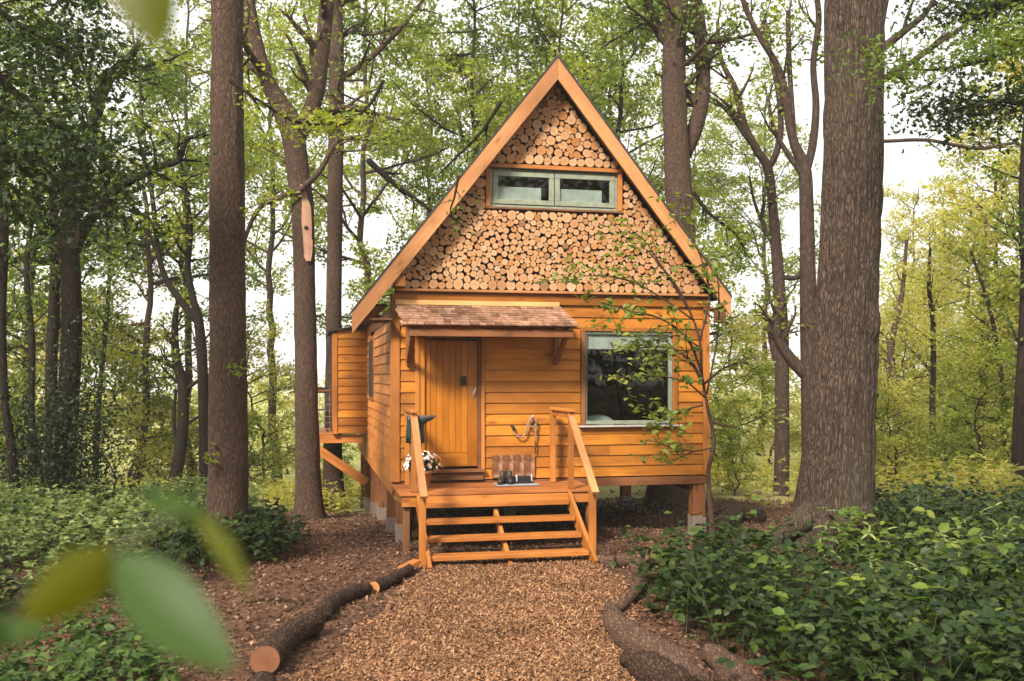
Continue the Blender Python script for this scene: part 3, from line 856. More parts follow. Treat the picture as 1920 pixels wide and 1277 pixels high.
# handrails
def handrail(xf, xb, xl):
    r_ = hbox('handrail', xf - .035, xf + .035, -1.10, -1.03, .905, 1.935, M_frame)
    hbox('back_post', xb - .035, xb + .035, -.27, -.20, .905, 1.93, M_frame, r_)
    hb('top_rail', (xb, -.17, 1.957), (xf, -1.13, 1.957), .09, .04, M_frame, r_)
    hb('sloping_rail', (xf, -1.05, 1.90), (xl, -2.27, .985), .09, .045, M_barge, r_)
    hbox('lower_post', xl - .04, xl + .04, -2.17, -2.09, .02, 1.05, M_frame, r_)
    hb('mid_rail', (xb, -.2, 1.90), (xf, -1.04, 1.90), .03, .09, M_frame, r_)
handrail(.17, .17, .155); handrail(2.287, 2.25, 2.265)

# posts under the floor with grey foot plates
def stilt(x, y, w_, top=.80, foot=None):
    gx = HM @ Vector((x, y, 0)); g0 = G1(gx.x, gx.y) - .05
    o = hbox('stilt', x - w_ / 2, x + w_ / 2, y - w_ / 2, y + w_ / 2, g0 + .05, top, M_post)
    hbox('foot_plate', x - w_ / 2 - .012, x + w_ / 2 + .012, y - w_ / 2 - .012, y + w_ / 2 + .012, g0, g0 + .31, M_grey, o)
    return o
for y in (.10, 1.7, 3.6, 5.6, 7.6, 9.2): stilt(.13, y, .17, .66)
stilt(4.60, .12, .19, .80); stilt(4.58, 3.4, .17, .66); stilt(4.58, 6.6, .17, .66); stilt(4.58, 9.2, .17, .66)
for y in (3.4, 6.6, 9.2): stilt(2.4, y, .16, .66)
hbox('post_block', 4.505, 4.695, .03, .06, .56, .80, M_frame)
hb('knee_brace', (.32, .3, .66), (.22, .16, .10), .06, .09, M_dark)

# projecting bay on the left side
bay = hbox('side_bay', -.60, -.02, 5.75, 5.80, 1.30, 3.30, M_wallback)
hbox('bay_cheek', -.66, -.61, 5.80, 7.6, 1.30, 3.25, M_clad_side, bay)
z = 1.30
while z < 3.28:
    h_ = min(.178, 3.42 - z)
    hb('weatherboard', (-.60, 5.735, z + .085), (-.01, 5.735, z + .085), .022, h_, M_clad, bay, roll=-lean, bev=.003)
    z += EXPO
hbox('corner_board', -.70, -.60, 5.70, 5.78, 1.28, 3.27, M_frame, bay)
hb('bay_roof', (-.78, 6.65, 3.31), (.0, 6.65, 3.46), 2.0, .03, M_felt, bay)
# balcony beyond the bay
bal = hbox('balcony', -1.25, -.10, 5.80, 5.88, 1.10, 1.26, M_clad_side)
for i in range(7): hbox('deck_board', -1.28, -.68, 5.80 + i * .3, 6.08 + i * .3, 1.262, 1.29, M_deck, bal)
for i in (0, 1, 2, 3): hbox('rail_post', -1.27, -1.21, 5.84 + i * .62, 5.90 + i * .62, 1.292, 2.12, M_iron, bal)
hbox('top_rail', -1.28, -1.20, 5.82, 7.8, 2.122, 2.16, M_post, bal)
hbox('top_rail', -1.19, -.72, 5.84, 5.90, 2.122, 2.16, M_post, bal)
for i in range(6): hbox('wire', -1.20, -.71, 5.868, 5.876, 1.38 + i * .12, 1.388 + i * .12, M_grey, bal, 0)
for i in range(5): hbox('wire', -1.15 + i * .1, -1.142 + i * .1, 5.86, 5.867, 1.30, 2.12, M_grey, bal, 0)
hb('brace', (-1.15, 5.86, 1.10), (-.02, 5.86, .30), .10, .17, M_clad_side, bal)
# bistro chair on the balcony
ch = thing('folding_chair', HM @ Vector((-.95, 6.5, 1.29)), TH, 'black folding chair standing on the balcony behind the wire railing', 'chair')
CM = WM[ch]
beam('seat', (-.18, 0, .45), (.18, 0, .45), .34, .025, M_iron, ch, CM)
for sx in (-.17, .17):
    beam('leg', (sx, -.2, 0), (sx, .16, .9), .02, .02, M_iron, ch, CM)
    beam('leg', (sx, .2, 0), (sx, -.16, .45), .02, .02, M_iron, ch, CM)
beam('backrest', (-.17, .15, .85), (.17, .15, .85), .02, .12, M_iron, ch, CM)
ck = thing('canvas_bag', HM @ Vector((-.9, 6.2, 2.165)), TH); bpy.data.objects.remove(ck)

# ------------------------------------------------------------------ things on the porch
def lathe(prof, n_=20):
    prof = np.array(prof); a = np.arange(n_) / n_ * 2 * math.pi
    V = np.stack([prof[:, 0][:, None] * np.cos(a), prof[:, 0][:, None] * np.sin(a), np.repeat(prof[:, 1][:, None], n_, 1)], -1).reshape(-1, 3)
    i = np.arange(len(prof) - 1)[:, None] * n_; j = np.arange(n_)[None]; k_ = (j + 1) % n_
    return V, np.stack([i + j, i + k_, i + n_ + k_, i + n_ + j], -1).reshape(-1, 4)
DZ = .902
fp = thing('flower_pot', HM @ Vector((.34, -.55, DZ)), 0, 'terracotta pot of pale pink and white daisies beside the left handrail', 'flower pot')
V, Q = lathe([(0, 0), (.085, 0), (.09, .01), (.125, .2), (.138, .2), (.138, .235), (.118, .235), (.11, .2), (0, .2)])
link('pot', mesh_from('pot', V, Q, True), M_terra, fp)
c0 = np.array([0, 0, .33]); d = rng.normal(0, 1, (420, 3)); d /= np.linalg.norm(d, axis=1)[:, None]
cc = c0 + d * np.array([.22, .2, .14]) * rng.uniform(.3, 1, (420, 1)) ** .5
link('foliage', leaves_mesh('foliage', cc, .06, LEAF2, .5), L_dark, fp)
d = rng.normal(0, 1, (80, 3)); d[:, 2] = np.abs(d[:, 2]) * 1.0; d[:, 1] -= .3; d /= np.linalg.norm(d, axis=1)[:, None]
cc = c0 + d * np.array([.27, .24, .2]); cc[:, 2] -= .02 + .1 * rng.random(80) * (d[:, 2] < .4)
PET = []; a = np.arange(10) / 10 * 2 * math.pi
tp = np.vstack([[0, 0, .1]] + [[math.cos(q), math.sin(q), (.0 if i % 2 else .12)] for i, q in enumerate(a)]) * .5
tf = np.array([[0, 1 + i, 1 + (i + 1) % 10] for i in range(10)])
fmesh = [mesh_from('flower', tp, tf) for _ in (0, 1)]; fmesh[0].materials.append(M_petal); fmesh[1].materials.append(M_petal2)
for q, dd in zip(cc, d):
    M = WM[fp] @ Matrix.Translation(Vector(q)) @ Vector(dd).to_track_quat('Z', 'Y').to_matrix().to_4x4() @ Matrix.Scale(random.uniform(.035, .055), 4)
    link('flower', fmesh[random.random() < .45], None, fp, M)

def tube_obj(name, pts, rad, mat, parent=None, base=HM, n_=None, sides=10, disp=None):
    n_ = n_ or 6 * len(pts)
    P = catmull(pts, n_)
    rr = np.interp(np.linspace(0, 1, n_), np.linspace(0, 1, len(rad)), rad) if hasattr(rad, '__len__') else rad
    tb = Tubes(); tb.add(P, rr, sides, disp)
    return link(name, tb.mesh(name), mat, parent, base)
# wellington boots upside down on pegs
def welly(x, y, ang, label):
    M = HM @ Matrix.Translation(Vector((x, y, 1.86))) @ Matrix.Rotation(ang, 4, 'Z')
    w_ = thing('wellington_boot', (0, 0, 0), 0, label, 'boot'); w_.matrix_basis = M; WM[w_] = M.copy()
    # shaft hangs down from the heel, the foot points sideways at the top
    bm = bmesh.new(); rings = []
    prof = [(-.34, 0, .062, .058), (-.25, 0, .060, .056), (-.16, 0, .054, .05), (-.10, .005, .052, .048), (-.06, .03, .075, .048), (-.025, .065, .115, .047), (0, .075, .13, .046)]
    for (zz, cx, rx, ry) in prof:
        rings.append([bm.verts.new((cx + rx * math.cos(t_), ry * math.sin(t_) * (1 if math.cos(t_) < .5 else .9), zz)) for t_ in np.linspace(0, 2 * math.pi, 16, endpoint=False)])
    for r0, r1 in zip(rings, rings[1:]):
        for i in range(16): bm.faces.new((r0[i], r0[(i + 1) % 16], r1[(i + 1) % 16], r1[i]))
    bm.faces.new(rings[-1]); bm.faces.new(rings[0][::-1])
    for f in bm.faces: f.smooth = True
    me = bpy.data.meshes.new('shaft'); bm.to_mesh(me); bm.free()
    link('shaft', me, M_welly, w_, M)
    bm = bmesh.new(); rings = []
    for zz, s_ in ((.0, 1.03), (.008, 1.06), (.026, 1.05), (.03, .98)):
        rings.append([bm.verts.new((.078 + .135 * s_ * math.cos(t_), (.05 - .008 * math.sin(t_ * 2) ** 2) * s_ * math.sin(t_), zz)) for t_ in np.linspace(0, 2 * math.pi, 20, endpoint=False)])
    for r0, r1 in zip(rings, rings[1:]):
        for i in range(20): bm.faces.new((r0[i], r0[(i + 1) % 20], r1[(i + 1) % 20], r1[i]))
    bm.faces.new(rings[-1]); bm.faces.new(rings[0][::-1])
    me = bpy.data.meshes.new('sole'); bm.to_mesh(me); bm.free()
    link('sole', me, M_sole, w_, M)
welly(.30, -.62, R(4), 'dark green wellington boot turned upside down, nearer the door, toe to the right')
welly(.17, -.60, R(20), 'dark green wellington boot turned upside down, mostly hidden behind the left rail post')
pg = thing('boot_rack', HM @ Vector((.25, -.62, DZ)), TH, 'wooden peg rack holding the upturned green boots by the left handrail', 'boot rack')
for q in (-.08, .06): beam('peg', (q, 0, 0), (q, 0, .9), .03, .03, M_post, pg, WM[pg], up=(0, 1, 0))
beam('crossbar', (-.14, .018, .42), (.12, .018, .42), .02, .05, M_post, pg, WM[pg])

# hose looped on its hook
hs = thing('shower_hose', HM @ Vector((1.73, -.03, 1.6)), TH, 'pale coiled hose looped over a hook on the cabin wall above the boots', 'hose')
tube_obj('hose_pipe', [(1.715, -.05, 1.66), (1.73, -.06, 1.60), (1.79, -.07, 1.545), (1.86, -.07, 1.56), (1.905, -.07, 1.66), (1.93, -.07, 1.77), (1.985, -.07, 1.825), (2.045, -.075, 1.78), (2.03, -.08, 1.71), (1.97, -.085, 1.69), (1.93, -.085, 1.73), (1.95, -.09, 1.80), (2.0, -.085, 1.815), (2.04, -.08, 1.74), (2.035, -.07, 1.58), (2.035, -.06, 1.47)], .0115, M_hose, hs, n_=90, sides=8)
tube_obj('tap', [(1.70, -.0, 1.70), (1.705, -.06, 1.70), (1.715, -.065, 1.64)], .02, M_iron, hs, n_=10)
tube_obj('hook', [(1.99, .0, 1.83), (1.99, -.09, 1.83), (1.99, -.10, 1.86)], .012, M_sillm, hs, n_=10)
tube_obj('chain', [(2.035, -.06, 1.47), (2.04, -.06, 1.42), (2.035, -.06, 1.36), (2.04, -.06, 1.30)], [.008, .014, .006, .014, .006, .012, .005], M_iron, hs, n_=28, sides=6)
# boots, mat, boot scraper brush
def shoe(x, y, ang, label):
    M = HM @ Matrix.Translation(Vector((x, y, DZ + .012))) @ Matrix.Rotation(ang, 4, 'Z')
    w_ = thing('boot', (0, 0, 0), 0, label, 'boot'); w_.matrix_basis = M; WM[w_] = M.copy()
    bm = bmesh.new(); rings = []
    for (zz, cx, rx, ry) in ((.02, .0, .135, .048), (.05, .0, .135, .05), (.075, -.02, .11, .048), (.10, -.055, .07, .044), (.14, -.062, .055, .042), (.17, -.065, .056, .045), (.172, -.065, .042, .034), (.11, -.06, .036, .03)):
        rings.append([bm.verts.new((cx + rx * math.cos(t_), ry * math.sin(t_), zz)) for t_ in np.linspace(0, 2 * math.pi, 14, endpoint=False)])
    for r0, r1 in zip(rings, rings[1:]):
        for i in range(14): bm.faces.new((r0[i], r0[(i + 1) % 14], r1[(i + 1) % 14], r1[i]))
    bm.faces.new(rings[-1]); bm.faces.new(rings[0][::-1])
    for f in bm.faces: f.smooth = True
    me = bpy.data.meshes.new('upper'); bm.to_mesh(me); bm.free(); link('upper', me, M_boot, w_, M)
    bm = bmesh.new(); rings = []
    for zz, s_ in ((.0, 1.0), (.02, 1.04), (.024, 1.0)):
        rings.append([bm.verts.new((.142 * s_ * math.cos(t_), .054 * s_ * math.sin(t_), zz)) for t_ in np.linspace(0, 2 * math.pi, 16, endpoint=False)])
    for r0, r1 in zip(rings, rings[1:]):
        for i in range(16): bm.faces.new((r0[i], r0[(i + 1) % 16], r1[(i + 1) % 16], r1[i]))
    bm.faces.new(rings[-1]); bm.faces.new(rings[0][::-1])
    me = bpy.data.meshes.new('sole'); bm.to_mesh(me); bm.free(); link('sole', me, M_rubber, w_, M)
shoe(1.47, -.40, R(-115), 'dark leather ankle boot at the left end of the grey mat on the porch')
shoe(1.59, -.38, R(-95), 'dark leather ankle boot beside the black scraper tray on the porch')
mt = hbox('doormat', 1.38, 1.98, -.58, -.24, DZ, DZ + .012, M_mat); mt.parent = None; mt.matrix_basis = WM[mt]
tag(mt, 'flat pale grey mat on the porch boards under the dark boots', 'mat')
tr = thing('boot_tray', HM @ Vector((1.78, -.36, DZ + .013)), TH, 'low black boot scraper box with two pale end handles on the mat', 'boot scraper')
beam('box', (-.13, 0, .05), (.13, 0, .05), .13, .10, M_rubber, tr, WM[tr])
for q in (-.10, .115):
    tube_obj('handle', [(q, -.072, .03), (q - .005, -.09, .08), (q - .012, -.085, .125)], .011, M_sillm, tr, WM[tr], n_=8)
sk = thing('boot_rag', HM @ Vector((0, 0, 0))); bpy.data.objects.remove(sk)

# ------------------------------------------------------------------ logs beside the path
def log_disp(amp, fr):
    def f(P, rad, a):
        X = np.repeat(P[:, None, :], len(a), 1) + np.stack([np.cos(a), np.sin(a), 0 * a], -1)[None] * .12
        q = X.reshape(-1, 3) * fr
        return ((fbm(q, 3) - .5) * 2 * amp).reshape(len(P), len(a))
    return f
def fallen(pts, rad, label, mat=M_log, cut=(True, True), cat='log', amp=.02, name='fallen_log'):
    P = catmull(pts, 10 * len(pts)); rr = np.interp(np.linspace(0, 1, len(P)), np.linspace(0, 1, len(rad)), rad)
    t_ = thing(name, P[0] * [1, 1, 0] + [0, 0, G1(P[0][0], P[0][1])], 0, label, cat)
    tb = Tubes(); tb.add(P, rr, 22, log_disp(amp, 6.0), cap=True)
    o = link('bark', tb.mesh('bark'), mat, t_, Matrix())
    for end, c_ in zip((0, -1), cut):
        if not c_: continue
        T = (P[1] - P[0]) if end == 0 else (P[-1] - P[-2]); T /= np.linalg.norm(T)
        sgn = -1 if end == 0 else 1
        c0 = P[end] + T * sgn * .006
        u = np.cross(T, [0, 0, 1.]); u /= np.linalg.norm(u); w_ = np.cross(T, u)
        a = np.linspace(0, 2 * math.pi, 24, endpoint=False); r_ = rr[end] * .98 * (1 + .04 * np.cos(2 * a + 1))
        V = np.vstack([c0, c0 + r_[:, None] * (np.cos(a)[:, None] * u + np.sin(a)[:, None] * w_)])
        F_ = np.array([[0, 1 + i, 1 + (i + 1) % 24] for i in range(24)])
        me = mesh_from('cut_face', V, F_)
        uv = me.uv_layers.new(name='UVMap'); vi = np.zeros(len(me.loops), int); me.loops.foreach_get('vertex_index', vi)
        U = np.vstack([[0, 0], np.c_[np.cos(a), np.sin(a)]]); uv.data.foreach_set('uv', U[vi].astype(np.float32).ravel())
        link('cut_face', me, (M_barge if 'pale orange' in label else M_cut), t_, Matrix())
    return t_
def gp(px, py, r_, up=0):
    """ground point seen at this pixel, lifted by r_"""
    Y = 9.0
    for _ in range(30):
        q = at(px, py, Y); gz_ = G1(q[0], q[1]) + r_ * .75 + up
        Y = (gz_ - CAMZ) * FPX / (HOR - py) * .5 + Y * .5
    q = at(px, py, Y); return q
fallen([gp(497, 1238, .16), gp(545, 1190, .15), gp(590, 1165, .15)], [.115, .11, .10], 'thick mossy log with a reddish sawn face, nearest on the left of the path', cut=(True, False))
fallen([gp(500, 1340, .15), gp(492, 1283, .10)], [.12, .10], 'mossy log stub at the bottom edge in front of the thick left log', cut=(False, False))
fallen([gp(604, 1150, .1), gp(625, 1128, .1), gp(655, 1113, .09), gp(686, 1102, .085)], [.08, .085, .075, .065], 'dark slim log in the middle of the left path edge', cut=(False, False))
fallen([gp(701, 1102, .08), gp(730, 1088, .08), gp(768, 1068, .08)], [.072, .07, .06], 'dark log with a pale orange sawn face close to the steps', cut=(True, False))
wd = beam('split_wood', tuple(gp(752, 1068, .03, .05)), tuple(gp(783, 1052, .03, .10)), .12, .05, M_frame, None)
tag(wd, 'short orange split of wood leaning by the foot of the left step post', 'firewood')
fallen([gp(1120, 1048, .07), gp(1150, 1055, .08), gp(1185, 1052, .09), gp(1200, 1072, .09)], [.06, .08, .085, .08], 'short gnarled log lying right of the bottom step', M_drift, cut=(False, False))
fallen([gp(1192, 1062, .08), gp(1205, 1080, .08), gp(1196, 1105, .08), gp(1172, 1130, .07), gp(1150, 1150, .07)], [.06, .07, .07, .06, .05], 'twisted pale branch bending down the right path edge', M_drift, cut=(False, False))
fallen([gp(1145, 1140, .1), gp(1160, 1175, .12), gp(1210, 1215, .13), gp(1262, 1245, .13), gp(1310, 1300, .14)], [.065, .115, .13, .135, .13], 'long curved barkless log along the right edge of the path', M_drift, cut=(False, False), amp=.03)
fallen([gp(1180, 1235, .12), gp(1230, 1262, .14), gp(1290, 1310, .14)], [.07, .13, .15], 'dark rough log below the long curved one at the bottom right of the path', cut=(False, False), amp=.04)
fallen([gp(1335, 1225, .10, .03), gp(1375, 1265, .12), gp(1400, 1310, .12)], [.09, .13, .13], 'reddish torn log end poking out of the bramble at the bottom', M_drift, cut=(False, False), amp=.05)
fallen([gp(470, 1128, .02), gp(520, 1123, .02), gp(570, 1132, .02)], [.015, .02, .01], 'thin dry stick on the leaf litter left of the path', cut=(False, False), amp=.004, cat='stick', name='stick')
fallen([gp(1350, 985, .15), gp(1385, 962, .18), gp(1425, 968, .15)], [.12, .2, .12], 'low brown log lying behind the sapling near the big trunk', cut=(False, False))

# ------------------------------------------------------------------ trees
class Tree:
    def __init__(s, rg): s.T = Tubes(); s.L = []; s.rg = rg
    def leaves(s, P, n_, spread):
        if n_ <= 0: return
        i = s.rg.integers(0, len(P), n_)
        s.L.append(P[i] + s.rg.normal(0, 1, (n_, 3)) * np.array([spread, spread, spread * .45]))
    def grow(s, p, d, L, r, lvl, sp):
        rg = s.rg
        n_ = max(4, int(L / sp['seg']))
        P = [np.array(p, float)]; d = np.array(d, float); d /= np.linalg.norm(d)
        for i in range(n_):
            d = d + rg.normal(0, sp['wig'], 3) + np.array([0, 0, sp['trop']]) * (L / n_)
            d /= np.linalg.norm(d); P.append(P[-1] + d * L / n_)
        P = np.array(P); rr = r * (1 - .8 * np.linspace(0, 1, len(P)))
        s.T.add(P, np.maximum(rr, .004), 6 if r > .05 else (4 if r > .015 else 3), cap=False)
        if lvl <= 1: s.leaves(P[len(P) // 3:], int(sp['leaf'] * L * (1 if lvl == 0 else .5)), sp['spread'])
        if lvl > 0: s.side(P, rr, lvl, sp, L)
    def side(s, P, rr, lvl, sp, L, lo=.25, k=None):
        rg = s.rg; k = k or sp['kids'][min(lvl, len(sp['kids']) - 1)]
        for q in np.linspace(lo, 1, k) + rg.uniform(-.05, .05, k):
            i = int(np.clip(q, 0, .999) * (len(P) - 1))
            T = P[min(i + 1, len(P) - 1)] - P[max(i - 1, 0)]; T /= np.linalg.norm(T) + 1e-9
            side = rg.normal(0, 1, 3); side[2] *= .5; side -= side @ T * T; side /= np.linalg.norm(side) + 1e-9
            a = rg.uniform(.55, 1.1) if q < .95 else rg.uniform(.1, .4)
            d = T * math.cos(a) + side * math.sin(a)
            s.grow(P[i], d, L * rg.uniform(.38, .62) * (1.1 - .4 * q), max(rr[i] * .6, .006), lvl - 1, sp)
def finish(name, tr, base, bmat, lmat, size, label, cat='tree', group=None, tpl=LEAF2, kind=None, lname='crown', up=.7, extra=None):
    t_ = thing(name, base, 0, label, cat, group)
    tk = link('trunk', tr.T.mesh('trunk', base), bmat, t_, Matrix.Translation(Vector(base)))
    if tr.L:
        C = np.concatenate(tr.L)
        link(lname, leaves_mesh(lname, C - np.asarray(base), size, tpl, up, rg=tr.rg), lmat, t_, Matrix.Translation(Vector(base)))
    return t_
SP = dict(seg=.35, wig=.16, trop=.05, leaf=34, spread=.17, kids=[4, 4, 5, 6])

def trunk_disp(amp, wave, zs, ridged=True):
    def f(P, rad, a):
        ar = a * rad.mean()
        A, Z = np.meshgrid(a, P[:, 2])
        q = np.stack([np.cos(A) * rad.mean() / wave, np.sin(A) * rad.mean() / wave, Z / zs], -1).reshape(-1, 3)
        w = vnoise(q * .6 + 31) * 1.3
        n_ = vnoise(q + w[:, None] * [1, 1, .3]); n2 = vnoise(q * 2.1 + 9)
        h = 1 - np.abs(2 * n_ - 1) ** .8 if ridged else n_
        sw = fbm(np.stack([np.cos(A) * .6, np.sin(A) * .6, Z * 1.3 + P[0, 0]], -1).reshape(-1, 3), 3) - .5
        kn = np.clip(vnoise(np.stack([np.cos(A) * 1.4, np.sin(A) * 1.4, Z * 2.2 + P[0, 0] * 3], -1).reshape(-1, 3)) - .80, 0, 1)
        return (-(h) * amp + (n2 - .5) * amp * .6 + sw * rad.mean() * .11 + kn * rad.mean() * .6).reshape(len(P), len(a)) + amp * .4
    return f
def px_path(pts, Y):
    """pts: (px, py, width px) at distance Y (or own distance as 4th item)"""
    P, r_ = [], []
    for q in pts:
        y = q[3] if len(q) > 3 else Y
        P.append(at(q[0], q[1], y)); r_.append(q[2] / 2 / FPX * y)
    return np.array(P), np.array(r_)
def limb(tr, pts, Y, n_=60, sides=12, disp=None):
    P, r_ = px_path(pts, Y)
    PP = catmull(P, n_); rr = np.interp(np.linspace(0, 1, n_), np.linspace(0, 1, len(r_)), r_)
    tr.T.add(PP, rr, sides, disp)
    return PP, rr

# T1 straight trunk left of the cabin
def rngt(k): return np.random.default_rng(k)
t = Tree(rngt(1))
P, rr = limb(t, [(424, 1075, 92), (425, 1030, 80), (427, 960, 76), (428, 800, 72), (427, 640, 68), (427, 480, 66), (426, 300, 63), (426, 150, 60), (426, -20, 58), (425, -120, 56)], 12.5, 420, 96, trunk_disp(.010, .045, .22))
for (q, dx, L_) in ((150, -.6, .7), (360, -.8, .8), (400, .7, .8), (690, .5, .45), (860, -.3, .35)):
    i = np.argmin(abs(P[:, 2] - at(0, q, 12.5)[2]))
    t.grow(P[i] + [dx * .25, -.18, 0], (dx, -.6, .15), L_, .012, 1, dict(SP, leaf=26, spread=.08, seg=.12))
finish('oak_tree', t, (P[0][0], 12.5, G1(P[0][0], 12.5)), M_bark_warm, L_bright, .10, 'tall straight brown trunk standing left of the cabin in the undergrowth', tpl=OAK)

# T2 trunk with a bare wood scar, forked above
t = Tree(rngt(2))
P, rr = limb(t, [(582, 995, 70), (580, 960, 58), (578, 900, 48), (575, 760, 43), (573, 640, 42), (571, 520, 40), (568, 400, 42), (560, 330, 42), (552, 270, 44), (545, 235, 46), (530, 205, 40), (505, 160, 30), (485, 100, 27), (468, 20, 26), (462, -60, 24)], 17.5, 330, 60, trunk_disp(.010, .05, .25))
P2, r2 = limb(t, [(556, 262, 34), (575, 225, 32), (592, 180, 30), (600, 130, 29), (608, 60, 27), (616, -20, 26)], 17.6, 60, 24, trunk_disp(.008, .05, .25))
t.side(P[240:], rr[240:], 2, SP, 3.2, k=9); t.side(P2, r2, 2, SP, 3.0, lo=.3, k=6)
P3, r3 = limb(t, [(570, 350, 12), (600, 320, 11), (630, 268, 9), (660, 256, 6)], 17.2, 20, 6)
t.side(P3, r3, 1, SP, 1.6, lo=.5, k=6)
P3, r3 = limb(t, [(572, 352, 12), (520, 372, 10), (485, 392, 9), (462, 440, 8), (455, 470, 6)], 17.2, 24, 6)
tr2 = finish('scarred_tree', t, (P[0][0], 17.5, G1(P[0][0], 17.5)), M_bark_warm, L_bright, .10, 'leaning trunk with a long strip of bare pinkish wood, left of the cabin balcony', tpl=OAK)
# the scar: a shallow shell standing just proud of the trunk
cP, cr = px_path([(580, 492, 10), (578, 470, 20), (575, 430, 27), (572, 390, 26), (569, 362, 18), (568, 350, 6)], 17.5)
k_ = 24; cP = catmull(cP, k_); cr = np.interp(np.linspace(0, 1, k_), np.linspace(0, 1, 6), cr)
V, F_ = [], []
k_ = 60; cP = catmull(cP, k_); cr = np.interp(np.linspace(0, 1, k_), np.linspace(0, 1, len(cr)), cr)
el, er = [np.interp(np.arange(k_), np.sort(rngt(q_).uniform(0, k_, 11)), rngt(q_ + 5).uniform(.5, 1.15, 11)) for q_ in (90, 91)]
for i in range(k_):
    for j in range(9):
        a = -1 + 2 * j / 8; w_ = a * cr[i] * (el[i] if a < 0 else er[i])
        V.append(cP[i] + np.array([w_ + .02, -math.sqrt(max(.0, .205 ** 2 - w_ ** 2)) - .004 + .010 * abs(a) ** 3 + .006 * math.sin(j * 2.1 + i * .05), 0]))
for i in range(k_ - 1):
    for j in range(8): F_.append((i * 9 + j, i * 9 + j + 1, (i + 1) * 9 + j + 1, (i + 1) * 9 + j))
link('bare_wood', mesh_from('bare_wood', V, F_, True), M_rawwood, tr2, Matrix())
q = at(574, 427, 17.29)
kn = Tubes(); kn.add([q + [0, .05, 0], q + [0, -.012, 0]], .035, 10); link('knot_hole', kn.mesh('knot_hole'), M_wallback, tr2, Matrix())

# T3 trunk behind
t = Tree(rngt(3))
P, rr = limb(t, [(628, 985, 52), (626, 940, 44), (624, 860, 36), (625, 700, 30), (627, 500, 29), (629, 330, 29), (631, 200, 29), (630, 60, 28), (622, -60, 26)], 21.3, 160, 32, trunk_disp(.008, .05, .25))
for pts in ([(633, 150, 16), (680, 120, 13), (730, 75, 10), (770, 30, 8), (800, -10, 6)], [(632, 70, 12), (665, 60, 10), (700, 64, 7), (745, 50, 5)], [(628, 20, 14), (660, -15, 10)]):
    a, b_ = limb(t, pts, 21.4, 24, 8); t.side(a, b_, 2, SP, 2.4, lo=.3, k=5)
t.side(P[100:], rr[100:] * .4, 2, SP, 2.6, k=8)
finish('oak_tree', t, (P[0][0], 21.3, G1(P[0][0], 21.3)), M_bark_warm, L_mid, .11, 'brown trunk directly behind the scarred tree beside the cabin bay')

# T4 dark trunk far left with a large arching branch
t = Tree(rngt(4))
P, rr = limb(t, [(112, 935, 62), (118, 880, 46), (126, 780, 40), (134, 640, 37), (133, 520, 36), (126, 440, 38), (138, 380, 34), (155, 300, 30), (178, 220, 24), (200, 150, 20), (240, 110, 14), (262, 80, 10)], 16, 140, 28, trunk_disp(.008, .06, .3))
a, b_ = limb(t, [(140, 470, 22), (160, 425, 22), (190, 385, 20), (225, 350, 18), (265, 330, 15), (300, 312, 13), (335, 300, 12), (350, 262, 10), (385, 254, 7)], 15.8, 60, 12, trunk_disp(.006, .06, .3))
t.side(a, b_, 2, SP, 1.8, lo=.5, k=6)
a, b_ = limb(t, [(130, 420, 18), (122, 350, 14), (128, 300, 10), (110, 200, 8), (80, 120, 5)], 16, 30, 8); t.side(a, b_, 2, SP, 2.0, lo=.3, k=6)
a, b_ = limb(t, [(175, 230, 14), (215, 140, 12), (260, 128, 9), (330, 108, 6)], 16, 30, 8); t.side(a, b_, 2, SP, 2.0, lo=.3, k=6)
t.side(P[80:], rr[80:] * .5, 2, SP, 2.4, k=7)
finish('oak_tree', t, (P[0][0], 16, G1(P[0][0], 16)), M_bark_dark, L_mid, .10, 'dark trunk at the left with one long branch arching to the right', tpl=OAK)

# T5 two thin forked stems
t = Tree(rngt(5))
P, rr = limb(t, [(385, 925, 24), (384, 860, 22), (382, 760, 20), (378, 660, 20), (372, 600, 18), (362, 560, 13), (352, 500, 12), (356, 430, 12), (345, 340, 10), (330, 270, 7)], 22, 90, 12)
a, b_ = limb(t, [(372, 605, 15), (345, 572, 14), (312, 525, 12), (298, 480, 11), (292, 430, 10), (283, 350, 9), (270, 300, 7), (255, 240, 5)], 22, 60, 8)
t.side(a, b_, 2, SP, 2.2, lo=.4, k=8); t.side(P[50:], rr[50:], 2, SP, 2.2, k=8)
a, b_ = limb(t, [(294, 470, 8), (262, 410, 7), (240, 370, 6), (225, 330, 4)], 22, 20, 6); t.side(a, b_, 1, SP, 1.8, lo=.4, k=5)
finish('young_tree', t, (P[0][0], 22, G1(P[0][0], 22)), M_bark_dark, L_bright, .11, 'thin stem forking into two wavy limbs just left of the straight trunk')
t = Tree(rngt(6))
P, rr = limb(t, [(322, 925, 26), (335, 860, 24), (343, 790, 22), (342, 720, 20), (330, 670, 17), (328, 600, 12), (335, 560, 8)], 24, 60, 10)
a, b_ = limb(t, [(335, 850, 8), (326, 790, 7), (330, 730, 6)], 24, 14, 6)
for pts in ([(343, 735, 9), (370, 715, 7), (400, 700, 5), (440, 690, 3)], [(330, 690, 9), (280, 665, 6), (220, 655, 4)], [(343, 800, 7), (375, 780, 5), (398, 776, 3)]):
    a, b_ = limb(t, pts, 24, 16, 6); t.side(a, b_, 1, SP, 1.6, lo=.3, k=7)
t.side(P[20:], rr[20:] * .6, 2, SP, 2.2, k=8)
finish('young_tree', t, (P[0][0], 24, G1(P[0][0], 24)), M_bark_dark, L_bright, .11, 'short leaning dark stem with flat leafy sprays between the two left trunks')
